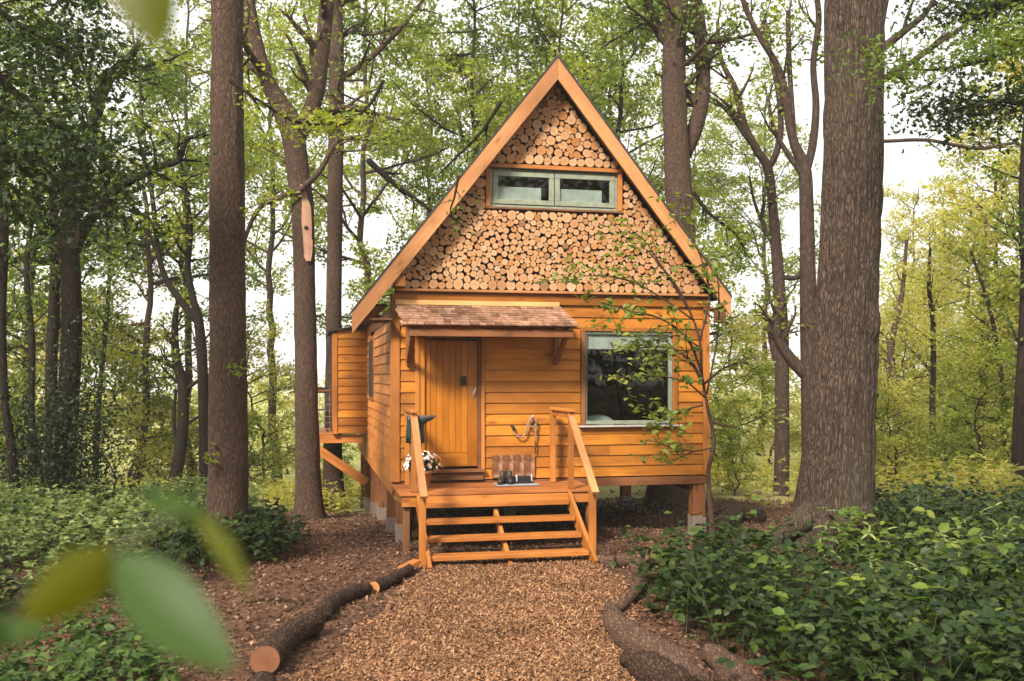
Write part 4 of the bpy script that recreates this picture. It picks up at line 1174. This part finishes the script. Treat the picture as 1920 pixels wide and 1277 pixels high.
for (pts, Y, seed, lab) in (([(28, 930, 20), (22, 840, 18), (10, 760, 14), (4, 600, 14), (8, 440, 16), (2, 300, 18), (14, 150, 14)], 15, 61, 'dark stem at the very left edge of the picture'),
                            ([(55, 930, 20), (62, 860, 18), (58, 760, 14), (60, 640, 12), (50, 500, 10), (70, 350, 8)], 18, 62, 'slim dark stem between the left edge and the arching oak'),
                            ([(95, 915, 26), (98, 800, 24), (96, 690, 22), (102, 560, 20), (104, 440, 16), (96, 330, 12)], 17, 63, 'dark stem pressed close behind the arching oak at the left'),
                            ([(178, 900, 12), (185, 760, 10), (196, 640, 9), (205, 520, 7), (200, 400, 5)], 25, 64, 'thin distant stem just right of the arching oak')):
    t = Tree(rngt(seed)); P, rr = limb(t, pts, Y, 60, 10)
    t.side(P[20:], rr[20:] * .6, 2, SP, 2.0, k=10)
    finish('young_tree', t, (P[0][0], Y, G1(P[0][0], Y)), M_bark_dark, L_mid, .10, lab)

# T7 trunk behind the right roof slope
t = Tree(rngt(7))
P, rr = limb(t, [(1245, 1010, 130), (1250, 970, 100), (1252, 920, 80), (1262, 840, 66), (1270, 700, 58), (1276, 560, 54), (1276, 430, 52), (1272, 350, 50), (1267, 250, 47), (1263, 150, 45), (1266, 60, 43), (1268, -30, 42)], 18.3, 260, 48, trunk_disp(.010, .06, .3))
for pts in ([(1282, 290, 30), (1305, 235, 30), (1318, 170, 28), (1316, 90, 26), (1308, 20, 24), (1300, -40, 20)], [(1258, 90, 18), (1235, 60, 18), (1215, 10, 20), (1210, -30, 18)], [(1316, 80, 12), (1370, 74, 8), (1420, 62, 5), (1470, 62, 4)], [(1312, 110, 10), (1250, 60, 6), (1225, 20, 6)]):
    a, b_ = limb(t, pts, 18.5, 30, 10); t.side(a, b_, 2, SP, 2.4, lo=.3, k=5)
t.side(P[190:], rr[190:] * .4, 2, SP, 2.6, k=8)
finish('oak_tree', t, (P[0][0], 18.3, G1(P[0][0], 18.3)), M_bark_warm, L_mid, .11, 'tall brown trunk rising behind the right slope of the cabin roof')

# T8 pale forked pair
t = Tree(rngt(8))
P, rr = limb(t, [(1464, 940, 30), (1466, 860, 28), (1466, 740, 27), (1466, 620, 25), (1458, 500, 22), (1450, 400, 18), (1440, 318, 18), (1418, 280, 15), (1395, 235, 15), (1380, 170, 12), (1352, 110, 9), (1345, 40, 7)], 21, 120, 14)
for pts in ([(1442, 315, 13), (1456, 285, 13), (1464, 240, 12), (1460, 180, 10), (1448, 120, 8), (1430, 40, 6)], [(1405, 265, 10), (1370, 215, 9), (1335, 185, 6), (1310, 190, 4)], [(1455, 470, 9), (1435, 430, 8), (1415, 380, 6), (1405, 330, 4)], [(1466, 520, 10), (1495, 520, 9), (1515, 500, 6)], [(1464, 700, 14), (1452, 660, 14), (1445, 610, 11), (1470, 560, 8)]):
    a, b_ = limb(t, pts, 21, 26, 8); t.side(a, b_, 2, dict(SP, leaf=22), 1.8, lo=.5, k=3)
t.side(P[80:], rr[80:], 2, SP, 2.2, k=6)
finish('maple_tree', t, (P[0][0], 21, G1(P[0][0], 21)), M_bark_grey, L_bright, .11, 'slender grey trunk forking in a wide curve, farther left of the two forked trees')
t = Tree(rngt(9))
P, rr = limb(t, [(1518, 960, 30), (1518, 850, 30), (1518, 720, 32), (1516, 600, 32), (1514, 480, 28), (1512, 380, 26), (1508, 315, 24), (1488, 265, 17), (1475, 200, 16), (1460, 130, 13), (1425, 70, 11), (1400, 20, 10), (1385, -30, 9)], 17, 140, 18)
for pts in ([(1512, 320, 16), (1524, 270, 16), (1530, 200, 14), (1525, 120, 12), (1535, 40, 12), (1530, -20, 10)], [(1506, 330, 12), (1475, 285, 10), (1450, 240, 8), (1440, 180, 6)], [(1514, 705, 26), (1482, 672, 22), (1460, 635, 18), (1456, 590, 14)], [(1490, 270, 10), (1480, 120, 10), (1478, 20, 9)]):
    a, b_ = limb(t, pts, 17, 30, 10); t.side(a, b_, 2, dict(SP, leaf=22), 1.8, lo=.6, k=3)
t.side(P[90:], rr[90:] * .7, 2, SP, 2.2, k=6)
finish('maple_tree', t, (P[0][0], 17, G1(P[0][0], 17)), M_bark_grey, L_bright, .10, 'slim forked trunk touching the left side of the big ridged trunk')

# T9 the great ridged trunk
t = Tree(rngt(10))
P, rr = limb(t, [(1556, 1100, 240), (1558, 1030, 190), (1562, 980, 160), (1566, 930, 144), (1573, 850, 128), (1579, 760, 120), (1585, 640, 115), (1590, 520, 111), (1594, 420, 108), (1597, 320, 107), (1600, 200, 106), (1601, 100, 106), (1602, -20, 105), (1602, -110, 105)], 13.2, 640, 300, trunk_disp(.038, .062, .55))
big = finish('oak_tree', t, (P[0][0], 13.2, G1(P[0][0], 13.2)), M_bark_big, L_mid, .1, 'very thick deeply ridged trunk on the right, the largest in the picture')
tb = Tubes()
for pts, Y in (([(1525, 960, 60), (1490, 985, 40), (1462, 1010, 26), (1440, 1035, 14)], 12.9), ([(1600, 960, 60), (1640, 1000, 40), (1680, 1040, 20)], 12.8), ([(1560, 980, 70), (1545, 1030, 50), (1530, 1090, 30)], 12.5)):
    Pq, rq = px_path(pts, Y); tb.add(catmull(Pq, 20), np.interp(np.linspace(0, 1, 20), np.linspace(0, 1, len(rq)), rq), 14, log_disp(.03, 5))
link('root', tb.mesh('root'), M_bark_big, big, Matrix())
# limbs showing right of it
t = Tree(rngt(11))
P, rr = limb(t, [(1595, 960, 30, 19), (1595, 700, 28, 19), (1605, 400, 26, 19), (1625, 200, 26, 19), (1648, 40, 24, 19), (1665, -40, 20, 19)], 19, 60, 10)
for pts in ([(1655, 90, 16), (1700, 55, 13), (1735, 25, 10), (1755, -10, 8)], [(1656, 150, 13), (1720, 110, 9), (1790, 60, 7), (1850, 20, 5)], [(1655, 265, 7), (1740, 263, 7), (1830, 278, 7), (1900, 268, 6)], [(1655, 145, 9), (1700, 140, 9), (1690, 130, 7), (1780, 60, 5)]):
    a, b_ = limb(t, pts, 19, 26, 6); t.side(a, b_, 2, dict(SP, leaf=16), 1.7, lo=.35, k=4)
finish('maple_tree', t, (P[0][0], 19, G1(P[0][0], 19)), M_bark_grey, L_bright, .10, 'tree hidden behind the great trunk whose branches reach out to its right')
# right hand stems
for (pts, Y, bm_, lm_, seed, lab, nm) in (
    ([(1692, 948, 20), (1690, 880, 18), (1684, 800, 17), (1678, 720, 16), (1670, 650, 14), (1690, 560, 9), (1700, 450, 6)], 28, M_bark_warm, L_far, 71, 'brown distant trunk just right of the great trunk', 'beech_tree'),
    ([(1760, 945, 15), (1752, 880, 12), (1748, 780, 11), (1750, 680, 10), (1749, 600, 9), (1742, 540, 8), (1744, 465, 5)], 24, M_bark_dark, L_far, 72, 'thin wavy black stem standing alone in the right clearing', 'young_tree'),
    ([(1836, 965, 16), (1834, 920, 12), (1838, 830, 10), (1846, 700, 9), (1842, 560, 8), (1850, 400, 6)], 27, M_bark_warm, L_far, 73, 'slim reddish stem low in the right hand clearing', 'young_tree'),
    ([(1912, 940, 26), (1908, 860, 22), (1912, 760, 20), (1917, 660, 18), (1922, 500, 16), (1918, 350, 14), (1926, 200, 11)], 19, M_bark_dark, L_mid, 74, 'dark trunk cut by the right edge of the picture', 'oak_tree'),
    ([(1888, 900, 12), (1885, 780, 10), (1870, 650, 9), (1850, 560, 7), (1820, 470, 5)], 23, M_bark_dark, L_bright, 75, 'thin leaning stem beside the dark trunk at the right edge', 'young_tree')):
    t = Tree(rngt(seed)); P, rr = limb(t, pts, Y, 60, 12)
    t.side(P[16:], rr[16:] * .6, 2, SP, 2.3, k=11)
    finish(nm, t, (P[0][0], Y, G1(P[0][0], Y)), bm_, lm_, .12, lab)

# the sapling in front of the right corner of the cabin
t = Tree(rngt(12)); YS = 12.55
SS = dict(seg=.12, wig=.14, trop=-.02, leaf=25, spread=.06, kids=[3, 4, 5])
P, rr = limb(t, [(1337, 1010, 15), (1332, 950, 10), (1328, 890, 8), (1333, 860, 8), (1338, 820, 7), (1326, 760, 6), (1316, 700, 5), (1312, 640, 5), (1296, 590, 4), (1270, 540, 5), (1240, 500, 4), (1215, 470, 3)], YS, 90, 8)
for pts, dy in (([(1318, 720, 7), (1296, 680, 6), (1262, 655, 5), (1225, 650, 4), (1190, 655, 3)], -.1), ([(1316, 700, 5), (1290, 640, 5), (1240, 600, 4), (1180, 585, 3), (1125, 570, 2)], -.2),
                ([(1322, 745, 4), (1280, 715, 3), (1220, 705, 3), (1160, 708, 2)], -.3), ([(1312, 640, 4), (1330, 560, 4), (1320, 500, 3), (1290, 430, 2), (1262, 400, 2)], .0),
                ([(1334, 840, 4), (1300, 845, 3), (1260, 838, 2), (1230, 830, 2)], -.2), ([(1330, 790, 5), (1370, 800, 4), (1410, 790, 3), (1445, 770, 2)], 0), ([(1320, 720, 5), (1360, 690, 4), (1400, 680, 3), (1430, 690, 2)], .2),
                ([(1300, 600, 4), (1240, 560, 3), (1180, 530, 3), (1110, 520, 2), (1060, 530, 1.5)], -.3), ([(1290, 580, 3), (1250, 520, 3), (1200, 450, 2), (1150, 440, 1.5)], -.25), ([(1318, 760, 4), (1270, 770, 3), (1240, 780, 2)], -.3), ([(1310, 650, 4), (1270, 630, 3), (1210, 640, 2), (1150, 620, 2)], -.1),
                ([(1325, 740, 4), (1345, 640, 4), (1350, 560, 3), (1345, 480, 2)], .1)):
    Pq, rq = px_path([(a, b_, c) for a, b_, c in pts], YS + dy); Pq = catmull(Pq, 20); rq = np.interp(np.linspace(0, 1, 20), np.linspace(0, 1, len(rq)), rq)
    Pq[:, 1] += np.linspace(0, dy, 20); t.T.add(Pq, rq, 5); t.leaves(Pq[6:], 22, .06); t.side(Pq, rq, 1, SS, 1.0, lo=.3, k=9)
finish('sapling', t, (P[0][0], YS, G1(P[0][0], YS)), M_bark_twig, L_sap, .10, 'slender sapling with airy leaves growing in front of the right cabin corner', 'sapling', tpl=LEAF6, up=1.2)

# leafy branch ends reaching into the picture in front of the roof and gable
def spray(pts, Y, mat, size, label, n_=9, L_=.7, seed=0, leaf=26, tpl=OAK, spread=.09, bmat=None):
    t = Tree(rngt(200 + seed)); P, rr = limb(t, pts, Y, 24, 6)
    t.side(P, rr, 1, dict(SS, leaf=leaf, spread=spread), L_, lo=.2, k=n_); t.leaves(P[8:], int(leaf * .8), spread)
    # the bough belongs to a tree; its tip is what shows
    return finish('hanging_bough', t, tuple(P[0]), bmat or M_bark_dark, mat, size, label, 'branch', tpl=tpl, lname='foliage')
spray([(860, 330, 5), (852, 370, 4), (845, 400, 3), (870, 425, 2)], 12.6, L_mid, .09, 'small drooping oak spray in front of the left barge board', 5, .5, 1, 16)
spray([(690, 300, 12), (740, 345, 10), (800, 388, 7), (860, 430, 4)], 15.5, L_bright, .09, 'dark sloping branch ending against the left roof edge', 6, 1.0, 2)
spray([(430, 150, 7), (480, 185, 6), (560, 230, 5), (640, 230, 4)], 11.5, L_bright, .09, 'bright oak spray between the straight trunk and the scarred tree', 16, .9, 3, 40)
spray([(720, 150, 7), (690, 200, 6), (640, 235, 5), (590, 225, 3)], 11, L_bright, .09, 'bright oak spray hanging in front of the scarred tree fork', 16, .8, 4, 40)
spray([(940, 190, 8), (900, 250, 6), (850, 300, 4), (820, 330, 3)], 15.2, L_mid, .09, 'leafy bough just above the left roof slope', 8, .9, 5)
spray([(1300, 360, 8), (1330, 400, 7), (1380, 440, 5), (1400, 480, 3)], 16, L_mid, .09, 'dark green bushy bough right of the roof slope', 12, 1.1, 6, 44)
# shaded dark foliage upper left and upper right, nearer the camera
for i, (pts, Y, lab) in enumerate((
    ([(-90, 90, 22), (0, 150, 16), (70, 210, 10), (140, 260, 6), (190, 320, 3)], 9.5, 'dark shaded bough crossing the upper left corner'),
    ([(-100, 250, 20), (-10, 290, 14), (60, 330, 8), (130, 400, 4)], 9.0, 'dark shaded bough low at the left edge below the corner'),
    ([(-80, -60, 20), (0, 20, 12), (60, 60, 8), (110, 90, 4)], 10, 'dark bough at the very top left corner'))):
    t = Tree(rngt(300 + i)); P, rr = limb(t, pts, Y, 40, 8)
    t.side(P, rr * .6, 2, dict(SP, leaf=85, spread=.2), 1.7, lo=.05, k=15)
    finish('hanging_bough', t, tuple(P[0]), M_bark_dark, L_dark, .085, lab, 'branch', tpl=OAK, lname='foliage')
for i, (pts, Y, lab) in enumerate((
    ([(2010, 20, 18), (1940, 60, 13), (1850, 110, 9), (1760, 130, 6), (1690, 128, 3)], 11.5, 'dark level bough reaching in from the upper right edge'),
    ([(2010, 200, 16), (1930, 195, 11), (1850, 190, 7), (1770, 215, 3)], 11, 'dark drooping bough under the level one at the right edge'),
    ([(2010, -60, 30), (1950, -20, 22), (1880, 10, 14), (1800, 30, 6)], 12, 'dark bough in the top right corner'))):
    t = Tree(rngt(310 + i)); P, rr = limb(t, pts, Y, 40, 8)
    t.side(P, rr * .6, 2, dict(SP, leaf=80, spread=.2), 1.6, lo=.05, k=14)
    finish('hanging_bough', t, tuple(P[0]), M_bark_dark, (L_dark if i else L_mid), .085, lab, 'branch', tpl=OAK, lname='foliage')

# ivy around the foot of the arching oak
t = Tree(rngt(13)); q = at(80, 850, 15.6)
C = rngt(14).normal(0, 1, (5200, 3)) * [.75, .5, .55] + q
C = C[C[:, 2] > G(C[:, 0], C[:, 1])]
Ci = at(150, 800, 15.8) + rngt(15).normal(0, 1, (2400, 3)) * [.35, .3, .85]; Ci = Ci[Ci[:, 2] > G(Ci[:, 0], Ci[:, 1])]
tb = Tubes()
for i in range(14):
    a = q + rng.normal(0, .4, 3) * [1.4, 1, 0]; a[2] = G1(a[0], a[1]); tb.add([a, a + [rng.normal(0, .2), 0, .6], a + [rng.normal(0, .3), 0, 1.2]], .012, 4)
iv = thing('holly_bush', (q[0], q[1], G1(q[0], q[1])), 0, 'dark evergreen bush wrapped round the foot of the arching oak', 'bush')
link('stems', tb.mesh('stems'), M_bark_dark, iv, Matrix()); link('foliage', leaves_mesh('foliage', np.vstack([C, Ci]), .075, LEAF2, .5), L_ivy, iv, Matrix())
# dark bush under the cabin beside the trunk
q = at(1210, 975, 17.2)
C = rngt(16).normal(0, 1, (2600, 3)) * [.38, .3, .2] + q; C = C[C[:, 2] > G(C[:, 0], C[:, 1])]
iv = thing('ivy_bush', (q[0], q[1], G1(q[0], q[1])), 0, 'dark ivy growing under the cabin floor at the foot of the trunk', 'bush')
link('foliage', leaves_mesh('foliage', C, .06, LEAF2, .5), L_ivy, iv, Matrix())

# ------------------------------------------------------------------ forest behind: a few kinds, copied
def proto(seed, H, crown0, spread, nl, leaf, bmat, lmat, size, name):
    t = Tree(rngt(seed)); rg = t.rg
    n_ = 26; zz = np.linspace(0, H, n_)
    P = np.c_[np.cumsum(rg.normal(0, .07, n_)), np.cumsum(rg.normal(0, .07, n_)), zz]; r_ = np.interp(zz, [0, .4, H], [.17, .12, .02]) * (H / 13)
    t.T.add(P, r_, 9)
    sp = dict(seg=.5, wig=.17, trop=.05, leaf=leaf * 1.25, spread=.15, kids=[3, 4, 5])
    for q in np.linspace(crown0, H * .97, nl):
        i = int(q / H * (n_ - 1)); a = rg.uniform(0, 6.28)
        L_ = spread * rg.uniform(.7, 1.15) * (1.05 - .5 * (q - crown0) / (H - crown0))
        t.grow(P[i], (math.cos(a), math.sin(a), rg.uniform(.15, .6)), L_, r_[i] * .45 + .01, 2, sp)
    tk = t.T.mesh('trunk'); tk.materials.append(bmat)
    C = np.concatenate(t.L); cr = leaves_mesh('crown', C, size, LEAF2, .6, rg=rg); cr.materials.append(lmat)
    print(name, seed, 'leaves', len(C))
    return name, tk, cr
PR = {
    'A': proto(401, 14.5, 5.0, 3.6, 24, 36, M_bark_dark, L_bright, .135, 'forest_tree'),
    'B': proto(402, 13.5, 4.0, 3.4, 24, 36, M_bark_warm, L_mid, .13, 'forest_tree'),
    'C': proto(403, 12.0, 1.6, 3.0, 28, 32, M_bark_dark, L_far, .14, 'forest_tree'),
    'D': proto(404, 15.0, 6.5, 3.8, 20, 36, M_bark_grey, L_bright, .135, 'forest_tree'),
    'E': proto(405, 5.0, .6, 1.9, 20, 34, M_bark_dark, L_far, .11, 'understorey_tree'),
    'F': proto(406, 4.2, .5, 1.7, 18, 34, M_bark_dark, L_bright, .11, 'understorey_tree'),
}
FT = [  # px, distance, kind, scale, where
    (-60, 22, 'B', 1.0, 'L'), (45, 27, 'A', 1.0, 'L'), (250, 28, 'B', 1.0, 'L'), (10, 36, 'C', 1.2, 'L'),
    (360, 31, 'D', 1.05, 'L'), (520, 38, 'D', 1.35, 'M'), (690, 29, 'D', 1.1, 'M'), (780, 36, 'A', 1.2, 'M'), (860, 27, 'A', 1.05, 'M'), (960, 31, 'B', 1.15, 'M'),
    (1045, 27, 'B', 1.1, 'M'), (1120, 34, 'A', 1.2, 'M'), (1190, 28, 'A', 1.1, 'M'),
    (1320, 40, 'A', .95, 'R'), (1425, 38, 'D', 1.0, 'R'), (1700, 43, 'C', .95, 'R'), (1820, 38, 'C', .95, 'R'), (1760, 44, 'C', .8, 'R'), (1890, 29, 'C', 1.05, 'R'), (1965, 25, 'C', 1.1, 'R'), (2030, 31, 'A', 1.1, 'R'),
]
FT2 = [(30, 22, 'F', 1), (120, 26, 'E', 1.1), (-20, 28, 'E', 1.2), (375, 30, 'E', .6), (508, 34, 'E', 1.2), (462, 29, 'F', .8), (250, 28, 'E', 1.2), (315, 30, 'F', 1.3), (545, 42, 'E', .9), (430, 27, 'F', .5),
       (1350, 24, 'F', .7), (1400, 28, 'E', .9), (1450, 32, 'E', .9), (1380, 21, 'F', .45), (1555, 30, 'E', 1.0), (1660, 24, 'F', .8), (1720, 30, 'E', 1.0), (1790, 25, 'E', .9), (1850, 22, 'F', .9), (1900, 27, 'E', 1.2), (1950, 21, 'F', 1.0), (1825, 33, 'E', 1.3), (1640, 34, 'E', 1.0), (1760, 21.5, 'F', .45), (1690, 22, 'E', .5), (620, 27, 'F', .55)]
GRP = {'L': ('woodland tree behind the left trunks', 'woodland trees at the left'), 'M': ('woodland tree rising beyond the cabin roof', 'woodland trees beyond the roof'), 'R': ('woodland tree in the crowd at the right', 'woodland trees at the right'),
       'u': ('small leafy understorey tree in the bright left background', 'understorey trees at the left'), 'v': ('small leafy understorey tree in the bright right background', 'understorey trees at the right')}
ORD = 'first second third fourth fifth sixth seventh eighth ninth tenth eleventh twelfth thirteenth fourteenth fifteenth sixteenth'.split()
ROWS = FT + [(a, b_, c, d, 'u' if a < 700 else 'v') for a, b_, c, d in FT2]
LOOK = {'A': 'bright leaved', 'B': 'mid green', 'C': 'low crowned yellow green', 'D': 'high crowned', 'E': 'yellow green', 'F': 'bright green'}
for row in ROWS:
    px, Y, kd, sc, gk = row
    rank = sorted(q[0] for q in ROWS if q[4] == gk).index(px)
    nm, tk, cr = PR[kd]; x = (px - CXP) / FPX * Y
    o = thing(nm, (x, Y, G1(x, Y) - .05), 0, LOOK[kd] + ' ' + GRP[gk][0] + ', ' + ORD[rank] + ' from the left', 'tree', GRP[gk][1])
    M = WM[o] @ Matrix.Rotation(random.uniform(0, 6.28), 4, 'Z') @ Matrix.Diagonal(Vector((sc, sc, sc * random.uniform(.93, 1.07), 1)))
    link('trunk', tk, None, o, M); link('crown', cr, None, o, M)

# far wood that reads as one mass, all round the clearing
rg = rngt(500)
def ring(n_, r0, r1, a0, a1, zt):
    a = rg.uniform(R(a0), R(a1), n_); r_ = rg.uniform(r0, r1, n_)
    x = r_ * np.sin(a); y = r_ * np.cos(a)
    top = np.where(x / np.maximum(y, 1) > .36, zt, zt if y.mean() < 0 else zt * .42) * (.75 + .5 * vnoise(np.c_[a * 9, r_ * .1, a * 0]))
    z_ = G(x, y) + top * rg.random(n_) ** .8
    k = vnoise(np.c_[x * .35, y * .35, z_ * .5]) > .42
    return np.c_[x, y, z_][k]
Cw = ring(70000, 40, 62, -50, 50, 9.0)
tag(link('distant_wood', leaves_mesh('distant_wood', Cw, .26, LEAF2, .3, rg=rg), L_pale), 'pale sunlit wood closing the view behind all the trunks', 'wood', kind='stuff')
Cw = ring(52000, 12, 26, 75, 285, 15)
Cw = Cw[(Cw[:, 1] < 2) & (np.hypot(Cw[:, 0], Cw[:, 1]) > 12)]
tag(link('wood_behind_viewer', leaves_mesh('wood_behind_viewer', Cw, .40, LEAF2, .3, rg=rg), L_mid), 'dark wood across the clearing mirrored in the cabin windows', 'wood', kind='stuff')

# haze between the trunks
hz = bpy.data.materials.new('woodland_haze'); hz.use_nodes = True; ht = hz.node_tree; ht.nodes.clear()
ho = ht.nodes.new('ShaderNodeOutputMaterial'); hv = ht.nodes.new('ShaderNodeVolumePrincipled')
hv.inputs['Color'].default_value = (1, .97, .92, 1); hv.inputs['Density'].default_value = HAZE; hv.inputs['Anisotropy'].default_value = .2
ht.links.new(hv.outputs[0], ho.inputs['Volume'])
if HAZE > 0:
    o = link('haze', box_mesh(640, 640, 34, 0, hz), None, None, Matrix.Translation(Vector((0, 0, 9.5)))); tag(o, kind='stuff')

# ------------------------------------------------------------------ undergrowth
def in_poly(x, y, poly):
    c = np.zeros(len(x), bool); p_ = np.array(poly); j = len(p_) - 1
    for i in range(len(p_)):
        xi, yi = p_[i]; xj, yj = p_[j]
        with np.errstate(divide='ignore', invalid='ignore'):
            hit = ((yi > y) != (yj > y)) & (x < (xj - xi) * (y - yi) / (yj - yi + 1e-12) + xi)
        c ^= hit; j = i
    return c
def undergrowth(name, poly, dens, hgt, leaf, mat, label, seed, tpl=LEAF6, tri=3, clump=.5):
    rg = rngt(seed); p_ = np.array(poly); lo, hi = p_.min(0), p_.max(0)
    n_ = int((hi - lo).prod() * dens)
    x = rg.uniform(lo[0], hi[0], n_); y = rg.uniform(lo[1], hi[1], n_)
    k = in_poly(x, y, poly); x, y = x[k], y[k]
    cl = fbm(np.c_[x * .9, y * .9, x * 0 + seed], 3)
    k = rg.random(len(x)) < np.clip((cl - .25) * 3, .15, 1); x, y, cl = x[k], y[k], cl[k]
    g0 = G(x, y); h = hgt * (.35 + 1.1 * cl) * rg.uniform(.55, 1.15, len(x))
    tb = Tubes(); C, D = [], []
    bend = rg.normal(0, .35, (len(x), 2))
    for i in range(len(x)):
        b0 = np.array([x[i], y[i], g0[i]]); tip = b0 + [bend[i, 0] * h[i], bend[i, 1] * h[i], h[i]]
        mid = (b0 + tip) / 2 + [-bend[i, 0] * .15 * h[i], -bend[i, 1] * .15 * h[i], .08 * h[i]]
        if i % 3 == 0: tb.add([b0, mid, tip], [.004, .003, .002], 3, cap=False)
        m = 4
        for q in np.linspace(.35, 1, m):
            c_ = (b0 * (1 - q) + tip * q) + rg.normal(0, .03, 3)
            a = rg.uniform(0, 6.28)
            for w_ in range(tri):
                aa = a + (w_ - (tri - 1) / 2) * 1.3
                C.append(c_); D.append((math.cos(aa), math.sin(aa), -.15))
    C, D = np.array(C), np.array(D)
    if not len(C): return
    me = leaves_mesh(name, C, leaf, tpl, up=1.5, dirs=D + rg.normal(0, .15, D.shape), rg=rg)
    me.materials.append(mat); me.materials.append(L_stem)
    o = link(name, me, None); tag(o, label, 'undergrowth', kind='stuff')
    s_ = link('plant_stems', tb.mesh('plant_stems'), L_stem, o, Matrix()); tag(s_, kind='stuff')
    print(name, len(C))
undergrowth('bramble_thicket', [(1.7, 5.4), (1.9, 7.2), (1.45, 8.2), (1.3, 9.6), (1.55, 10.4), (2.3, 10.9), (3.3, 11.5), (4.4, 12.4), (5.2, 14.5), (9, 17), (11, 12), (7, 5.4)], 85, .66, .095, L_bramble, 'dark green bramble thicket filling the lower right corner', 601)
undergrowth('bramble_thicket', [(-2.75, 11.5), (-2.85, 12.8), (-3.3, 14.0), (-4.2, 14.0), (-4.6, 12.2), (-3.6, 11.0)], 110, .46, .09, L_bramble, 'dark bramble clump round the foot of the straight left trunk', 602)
undergrowth('ground_cover', [(-4.2, 10.6), (-4.3, 13.8), (-4.2, 16), (-5.4, 20), (-9, 24), (-20, 26), (-20, 10), (-8, 7.8), (-5.0, 8.8), (-3.7, 10.0)], 85, .46, .085, L_nettle, 'pale green nettle cover spreading over the left bank', 603, tpl=LEAF2)
undergrowth('ground_cover', [(-5.2, 5.6), (-5.0, 8.6), (-3.3, 8.5), (-2.75, 7.5), (-2.35, 6.6), (-2.9, 5.6)], 110, .34, .08, L_low, 'low green plants in the lower left corner', 604)
undergrowth('ground_cover', [(4.2, 17.2), (6, 19), (6, 24), (12, 30), (26, 30), (22, 16), (9, 16.4)], 16, .75, .14, L_far, 'sunlit yellow green undergrowth beyond the great trunk', 605, tpl=LEAF2)
undergrowth('ground_cover', [(3.0, 21), (5.8, 19.5), (6, 26), (3, 30)], 18, .7, .13, L_far, 'sunlit yellow green undergrowth between cabin and forked trees', 606, tpl=LEAF2)
undergrowth('ground_cover', [(-3.9, 18.5), (-3.2, 21), (-4, 30), (-12, 34), (-12, 24), (-6, 20.5)], 14, .5, .13, L_far, 'sunlit pale undergrowth in the gap left of the cabin', 607, tpl=LEAF2)

undergrowth('broad_leaf_plants', [(1.9, 5.6), (2.1, 7.2), (1.8, 8.4), (1.7, 9.6), (2.0, 10.4), (3.0, 11.2), (4.6, 12.6), (8, 14), (9, 11), (6, 5.6)], 7, .72, .12, L_mid, 'lighter broad leaved plants standing out of the right bramble thicket', 611, tri=3)
undergrowth('fern_patch', [(2.2, 8.0), (3.0, 11.0), (8, 14.5), (9, 11), (5, 7)], 4, .7, .15, L_nettle, 'pale narrow leaved plants among the right bramble thicket', 612, tpl=FERN, tri=5)
undergrowth('bramble_thicket', [(-5.8, 8.0), (-3.6, 9.7), (-3.0, 11.3), (-3.4, 12.0), (-6, 12.5), (-9, 10)], 26, .50, .10, L_bramble, 'darker bramble sprays mixed into the pale cover on the left bank', 613)

# ------------------------------------------------------------------ out of focus leaves close to the lens
def near_leaf(a, b_, width, Y0, Y1, mat, parent, tilt=.3):
    A, B = at(*a, Y0), at(*b_, Y1); ax = B - A; L_ = np.linalg.norm(ax); ax /= L_
    s_ = np.cross(ax, [0, 1, 0]); s_ /= np.linalg.norm(s_); nn = np.cross(s_, ax); s_ = s_ * math.cos(tilt) + nn * math.sin(tilt); nn = np.cross(s_, ax)
    w_ = width / FPX * (Y0 + Y1) / 2 / 2
    V, F_ = [], []; k_ = 14
    for i in range(k_ + 1):
        q = i / k_; ww = w_ * math.sin(math.pi * q ** .85) ** .75 + 1e-4
        c_ = A + ax * L_ * q + nn * (-.03 * math.sin(math.pi * q)) * L_ * 2
        for j in (-2, -1, 0, 1, 2): V.append(c_ + s_ * ww * j / 2 + nn * abs(j) * ww * .12)
    for i in range(k_):
        for j in range(4): F_.append((i * 5 + j, i * 5 + j + 1, i * 5 + j + 6, i * 5 + j + 5))
    return link('leaf', mesh_from('leaf', V, F_, True), mat, parent, Matrix())
tw = thing('leafy_twig', tuple(at(-120, 1330, .5)), 0, 'blurred twig of large green leaves close to the lens at the lower left', 'twig')
tb = Tubes(); tb.add(catmull([at(-120, 1330, .5), at(40, 1130, .47), at(205, 1040, .45), at(330, 965, .46), at(385, 975, .47)], 24), .0018, 6)
link('stem', tb.mesh('stem'), L_stem, tw, Matrix())
near_leaf((212, 1045), (440, 1255), 135, .45, .42, L_fore, tw, .2)['label'] = 'largest pale green blurred leaf'
near_leaf((218, 1035), (40, 1165), 110, .45, .43, L_fore2, tw, .3)['label'] = 'olive blurred leaf pointing left'
near_leaf((375, 960), (468, 1115), 46, .46, .43, L_fore2, tw, .9)
near_leaf((390, 975), (262, 925), 52, .46, .47, L_fore, tw, .3)
near_leaf((20, 1165), (-60, 1215), 60, .47, .45, L_fore, tw, .3)
near_leaf((-60, 1190), (95, 1180), 52, .5, .45, L_fore, tw, .3)
tw = thing('leafy_twig', tuple(at(215, -160, .42)), 0, 'blurred olive leaf hanging from the top edge close to the lens', 'twig')
tb = Tubes(); tb.add(catmull([at(215, -160, .42), at(240, -110, .41), at(255, -70, .41)], 12), .001, 6)
link('stem', tb.mesh('stem'), L_stem, tw, Matrix())
near_leaf((240, -110), (300, 95), 120, .41, .40, L_fore2, tw, .3)
